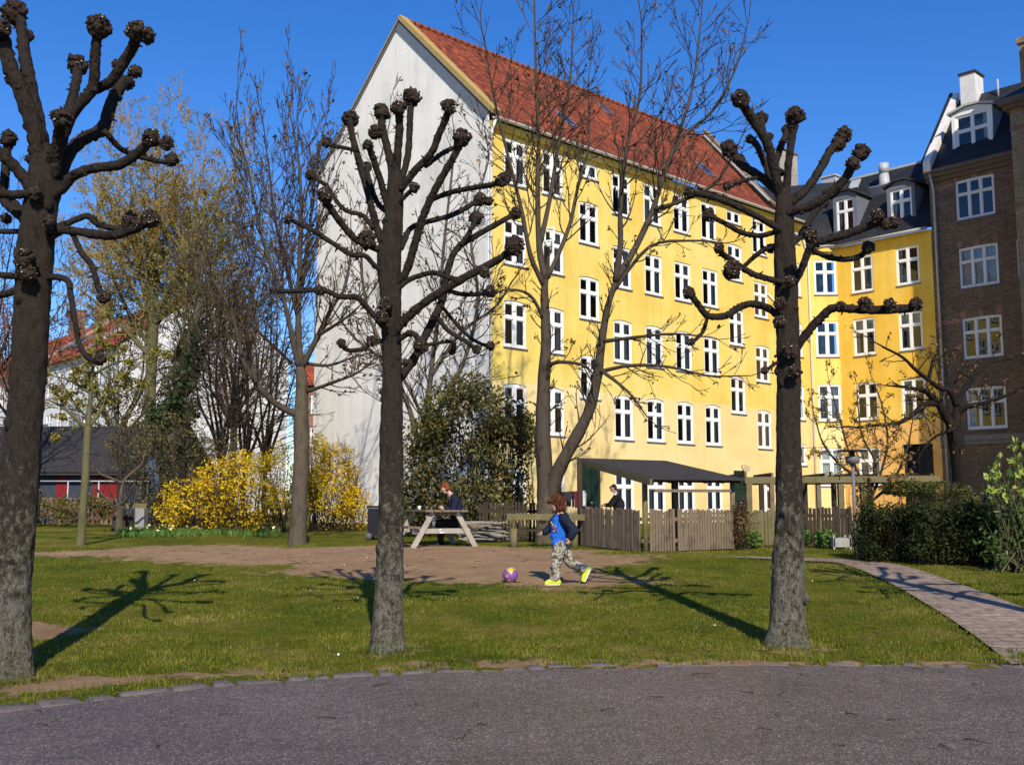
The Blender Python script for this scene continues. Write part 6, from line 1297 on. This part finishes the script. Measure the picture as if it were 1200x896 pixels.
def hairmesh(c, f, u, l, s, puff, back, parent, mat, fringe=.1):
    b = MB(); rot = Matrix((f, l, u)).transposed(); b.ball(c + u * .16 * s - f * .17 * s, ((.42 + puff * .8) * s, (.35 + puff) * s, (.40 + puff * .8) * s), 18, 12, .12, rot); b.ball(c - f * .20 * s - u * back * .5 * s, ((.30 + puff) * s, (.33 + puff) * s, (.30 + back * .5) * s), 16, 10, .15, rot)
    for q in (-1, 1): b.ball(c + l * .30 * s * q - f * .20 * s - u * back * .35 * s, ((.20 + puff * .7) * s, (.09 + puff) * s, (.24 + back * .3) * s), 12, 8, .15, rot)
    b.ball(c + f * .26 * s + u * .34 * s, ((.18 + puff) * s, .26 * s, (.10 + fringe) * s), 12, 8, .2, rot)
    rr = random.Random(4)
    for i in range(46):
        a = rr.uniform(-2.6, 2.6); z = rr.uniform(-back, .5); d = (-f * math.cos(a) + l * math.sin(a)).normalized(); p = c + d * (.36 + puff * .8) * s + u * z * s - f * .08 * s
        if d.dot(f) > .45 and z < .25: continue
        b.capsule(p, .045 * s, p + (d * .08 - u * .12) * s, .02 * s, 6)
    return flesh('hair', b, mat, parent, .008, 1, .03)
# ---- running boy
YB = gp(652, 684).y
def B_at(px, py, dy=0): return at(px, py, YB + dy)
boy = thing('person', 'running child in blue shirt, open navy jacket, camouflage trousers and neon yellow shoes', 'child', gp(650, 683.5))
hd = B_at(651.5, 590.5); fw = Vector((-.90, -.12, -.38)); body = MB(); f_, u_, l_ = head(body, hd, fw, (-.35, 0, .95), .215)
nk = B_at(656.5, 602); body.capsule(hd - u_ * .07 - f_ * .02, .046, nk, .05)
chain(body, [nk, B_at(657, 612), B_at(657.5, 628), B_at(657.5, 640)], [.06, .095, .09, .10])
LS, LE, LW = B_at(662, 608, -.13), B_at(673, 622, -.17), B_at(668.5, 630.5, -.17)
RS_, RE, RW = B_at(651, 608, .11), B_at(644, 619.5, .15), B_at(637.5, 624.5, .13)
chain(body, [LS, LE, LW], [.045, .036, .026]); chain(body, [RS_, RE, RW], [.045, .036, .026])
LH, LK, LA = B_at(655.5, 642, -.07), B_at(651, 661, -.085), B_at(650.5, 678.5, -.08); RH, RK, RA = B_at(660, 642, .07), B_at(668.5, 659, .07), B_at(686, 667.5, .06)
chain(body, [LH, LK, LA], [.075, .052, .036]); chain(body, [RH, RK, RA], [.075, .052, .036]); body.capsule(LA, .036, LA + Vector((-.12, 0, -.035)), .028); body.capsule(RA, .036, RA + Vector((-.01, 0, -.13)), .028)
hand(body, LW, (-.4, 0, -.8), (-.7, -.3, .4), .85, .5); hand(body, RW, (-.85, 0, -.35), (-.2, -.6, .75), .85, .55)
bo = flesh('body', body, SKIN, boy, .008, 3); eyes(hd, f_, u_, l_, .215, boy)
hairmesh(hd, f_, u_, l_, .215, .13, .50, boy, M('red_brown_hair', [(.055, .018, .009), (.12, .040, .017), (.03, .011, .007)], 26, .6, 1.0, .03, (1, 1, .35), fine=50))
b = MB(); rr = random.Random(8)
for i in range(260):
    a = rr.uniform(-math.pi, math.pi); z = rr.uniform(-.45, .95); d = (-f_ * math.cos(a) + l_ * math.sin(a)) * math.sqrt(max(0, 1 - min(1, z) ** 2)) + u_ * z
    if d.dot(f_) > .35 and z < .5: continue
    c = hd + u_ * .03 - f_ * .035; p = c + d.normalized() * .105; q = p + d.normalized() * rr.uniform(.012, .035) + Vector((rr.gauss(0, .008), rr.gauss(0, .008), -.008)); e = q + Vector((rr.gauss(.004, .010), rr.gauss(0, .010), rr.uniform(-.04, -.012)))
    b.tube([p, q, e], [.006, .005, .002], 4, False)
b.build('loose_hair', bpy.data.materials['red_brown_hair'], boy)
b = MB(); chain(b, [B_at(655.5, 606), B_at(655.5, 613), B_at(656, 627), B_at(657, 637)], [.075, .112, .112, .115])
b.capsule(B_at(651.5, 609, -.07), .06, B_at(650, 628, -.05), .075); b.capsule(B_at(651, 609, .07), .06, B_at(651, 626, .05), .07); b.capsule(B_at(653, 636.5, -.05), .09, B_at(660, 636, .05), .085)
shirt = flesh('shirt', b, M('royal_blue_shirt', [(.012, .09, .42), (.018, .12, .50), (.010, .07, .36)], 8, .75, .3), boy, .010, 3, .03)
b = MB(); r_ = random.Random(6)
for (px, py, c_) in ((646, 612, 0), (647.5, 615, 0), (648, 618, 1), (650, 619, 1), (649, 622, 0), (651, 616.5, 0), (652, 621, 1)):
    p = B_at(px, py, -.155); b.mi = c_; b.ball(p, (.014, .008, .016), 8, 6, .5)
b.build('shirt_print', [M('print_yellow', [(.42, .38, .04), (.3, .3, .05)], 9, .8, 0), M('print_red', [(.36, .03, .08), (.25, .04, .10)], 9, .8, 0)], boy)
NAVY = M('navy_jacket', [(.010, .013, .028), (.016, .020, .040)], 8, .75, .4, .01)
b = MB(); chain(b, [LS + Vector((-.01, 0, .0)), LE, LW + Vector((.01, 0, .015))], [.076, .070, .056]); chain(b, [RS_, RE, RW + Vector((.012, 0, .01))], [.074, .062, .05])
chain(b, [B_at(661.5, 606, .0), B_at(663.5, 615, .02), B_at(664, 629, .05)], [.085, .105, .10]); b.capsule(B_at(658, 605, -.08), .055, B_at(657, 605, .09), .055); b.capsule(B_at(664, 612, -.09), .05, B_at(668, 630, -.07), .055); b.capsule(B_at(651, 608, .14), .04, B_at(653, 630, .13), .045)
flesh('jacket', b, NAVY, boy, .010, 2, .035)
m, nt2, bs = newmat('camouflage_cloth'); tc = N(nt2, 'ShaderNodeTexCoord'); n_ = N(nt2, 'ShaderNodeTexNoise', i_Scale=13, i_Detail=2); nt2.links.new(tc.outputs['Object'], n_.inputs[0])
r_ = ramp(nt2, n_.outputs[0], [(0, (.06, .05, .035)), (.40, (.18, .16, .12)), (.48, (.40, .37, .31)), (.56, (.12, .10, .065)), (.62, (.30, .27, .21))], 'CONSTANT'); nt2.links.new(r_.outputs[0], bs.inputs['Base Color']); bs.inputs['Roughness'].default_value = .9
b = MB(); chain(b, [LH, LK, LA + Vector((0, 0, .03))], [.102, .082, .078]); chain(b, [RH, RK, RA + Vector((-.03, 0, .01))], [.102, .082, .074]); b.capsule(LH + Vector((0, 0, .03)), .10, RH + Vector((0, 0, .03)), .10)
flesh('trousers', b, m, boy, .010, 2, .045)
NEON = M('neon_yellow_shoe', [(.55, .72, .02), (.62, .78, .04)], 8, .5, .1)
for A_k, toe, heel, dn in ((LA, Vector((-.135, -.01, -.060)), Vector((.055, 0, -.045)), Vector((0, 0, -1))), (RA, Vector((-.035, 0, -.155)), Vector((.045, 0, .035)), Vector((.92, 0, -.25)))):
    b = MB(); b.capsule(A_k + heel * .9, .042, A_k + toe * .55, .042); b.capsule(A_k + toe * .55, .040, A_k + toe, .030); b.capsule(A_k + (heel + toe) * .1, .046, A_k + toe * .3, .044); so = flesh('shoe', b, NEON, boy, .008, 2)
    b = MB(); b.capsule(A_k + heel + dn * .030, .026, A_k + toe * 1.02 + dn * .022, .024); o = flesh('sole', b, WPAINT, so, .008, 2)
# ---- person reading at the picnic table
YS = TY_ + 1.15
def S_at(px, py, dy=0): return at(px, py, YS + dy)
sp = thing('person', 'red-haired person in navy jacket sitting at the picnic table, looking down', 'person', tl(.7, 1.0, 0))
hd = S_at(521.5, 572.5); fw = Vector((-.82, -.10, -.55)); body = MB(); f_, u_, l_ = head(body, hd, fw, (-.5, 0, .85), .235); nk = S_at(529, 580.5); body.capsule(hd - u_ * .08 - f_ * .03, .05, nk, .055)
chain(body, [nk, S_at(533, 590), S_at(536, 603), S_at(537, 613)], [.07, .13, .13, .14])
aL = [S_at(534, 585.5, -.17), S_at(531, 600, -.20), S_at(519.5, 596, -.10)]; aR = [S_at(533, 585.5, .17), S_at(529, 600, .20), S_at(519, 595.5, .10)]
for q in (aL, aR): chain(body, q, [.05, .042, .03])
hand(body, aL[2], (-.8, .2, .35), (.1, -.3, .9), .95, .7); hand(body, aR[2], (-.8, -.2, .35), (.1, .3, .9), .95, .7)
lg = [[S_at(536, 613, s_ * .10), S_at(514.5, 612, s_ * .11), S_at(517, 637, s_ * .10)] for s_ in (-1, 1)]
for q in lg: chain(body, q, [.09, .065, .045]); body.capsule(q[2], .045, q[2] + Vector((-.15, 0, -.04)), .035)
flesh('body', body, SKIN, sp, .009, 3); eyes(hd, f_, u_, l_, .235, sp)
hairmesh(hd, f_, u_, l_, .235, .035, .16, sp, M('ginger_hair', [(.13, .036, .014), (.20, .06, .025)], 30, .6, .6, fine=60), .03)
b = MB(); chain(b, [S_at(531.5, 583), S_at(533.5, 590), S_at(536, 603), S_at(537, 614)], [.11, .165, .165, .17]); b.capsule(S_at(533, 585, -.15), .09, S_at(533, 585, .15), .09)
for q in (aL, aR): chain(b, [q[0], q[1], q[2] + Vector((.04, 0, 0))], [.085, .07, .052])
flesh('jacket', b, NAVY, sp, .012, 3, .02)
BLK = M('black_trousers', [(.010, .010, .012), (.016, .016, .018)], 8, .85, .3)
b = MB()
for q in lg: chain(b, q, [.12, .085, .07])
b.capsule(lg[0][0], .13, lg[1][0], .13); flesh('trousers', b, BLK, sp, .012, 3, .014)
for q in lg:
    b = MB(); b.capsule(q[2] + Vector((.04, 0, -.05)), .045, q[2] + Vector((-.17, 0, -.06)), .038); flesh('shoe', b, M('grey_shoe', [(.22, .21, .20), (.15, .14, .13)], 8, .7, .1), sp, .010, 2)
b = MB(); p = (aL[2] + aR[2]) / 2 + Vector((-.10, 0, .045)); b.bar(p + Vector((-.03, -.035, -.05)), p + Vector((.03, -.035, .08)), .075, .010, (-1, 0, .3)); tag(b.build('phone', BINM), 'dark phone held by the seated red-haired person', 'phone')
# ---- man behind the fence
YM = 33.5
def M_at(px, py, dy=0): return at(px, py, YM + dy)
mn = thing('person', 'man in black jacket stooping forward under the shelter, behind the mossy picket panel', 'man', (M_at(724, 600).x, YM, gz(YM)))
zg = gz(YM); hd = M_at(718.5, 572.5); fw = Vector((-.88, -.2, -.42)); body = MB(); f_, u_, l_ = head(body, hd, fw, (-.4, 0, .9), .24); nk = M_at(722, 579); body.capsule(hd - u_ * .08 - f_ * .03, .055, nk, .06)
hp = Vector((M_at(726, 600).x, YM, zg + .78)); chain(body, [nk, M_at(723.5, 586), M_at(725, 597), hp], [.08, .14, .14, .15])
aL = [M_at(723, 583, -.2), M_at(716, 591.5, -.24), M_at(708, 592, -.1)]; aR = [M_at(721, 583, .2), M_at(714, 591.5, .24), M_at(707.5, 591.5, .1)]
for q in (aL, aR): chain(body, q, [.055, .045, .032])
hand(body, aL[2], (-.9, .2, -.1), (0, -.3, .9), 1, .6); hand(body, aR[2], (-.9, -.2, -.1), (0, .3, .9), 1, .6)
lg = [[hp + Vector((0, s_ * .11, 0)), Vector((hp.x - .10, YM + s_ * .12, zg + .44)), Vector((hp.x + .02, YM + s_ * .12, zg + .08))] for s_ in (-1, 1)]
for q in lg: chain(body, q, [.09, .065, .045]); body.capsule(q[2], .045, q[2] + Vector((-.16, 0, -.04)), .036)
flesh('body', body, SKIN, mn, .010, 3); eyes(hd, f_, u_, l_, .24, mn); hairmesh(hd, f_, u_, l_, .24, .02, .10, mn, M('short_dark_hair', [(.03, .02, .014), (.05, .034, .022)], 30, .7, .5), .0)
b = MB(); chain(b, [M_at(722.5, 581), M_at(723.5, 586), M_at(725, 597), hp + Vector((0, 0, .06))], [.12, .175, .175, .18]); b.capsule(M_at(722, 583, -.17), .1, M_at(722, 583, .17), .1)
for q in (aL, aR): chain(b, [q[0], q[1], q[2] + Vector((.05, 0, 0))], [.095, .078, .058])
flesh('jacket', b, M('black_jacket', [(.010, .010, .011), (.018, .018, .02)], 8, .8, .3), mn, .014, 3, .02)
b = MB(); chain(b, [M_at(721.5, 580, -.05), M_at(721.5, 580, .05)], [.072, .072]); flesh('collar', b, WPAINT, mn, .012, 2)
b = MB()
for q in lg: chain(b, q, [.13, .09, .075])
b.capsule(lg[0][0], .14, lg[1][0], .14); flesh('trousers', b, BLK, mn, .014, 3, .014)
for q in lg: b = MB(); b.capsule(q[2] + Vector((.05, 0, -.04)), .045, q[2] + Vector((-.18, 0, -.05)), .04); flesh('shoe', b, BLK, mn, .012, 2)
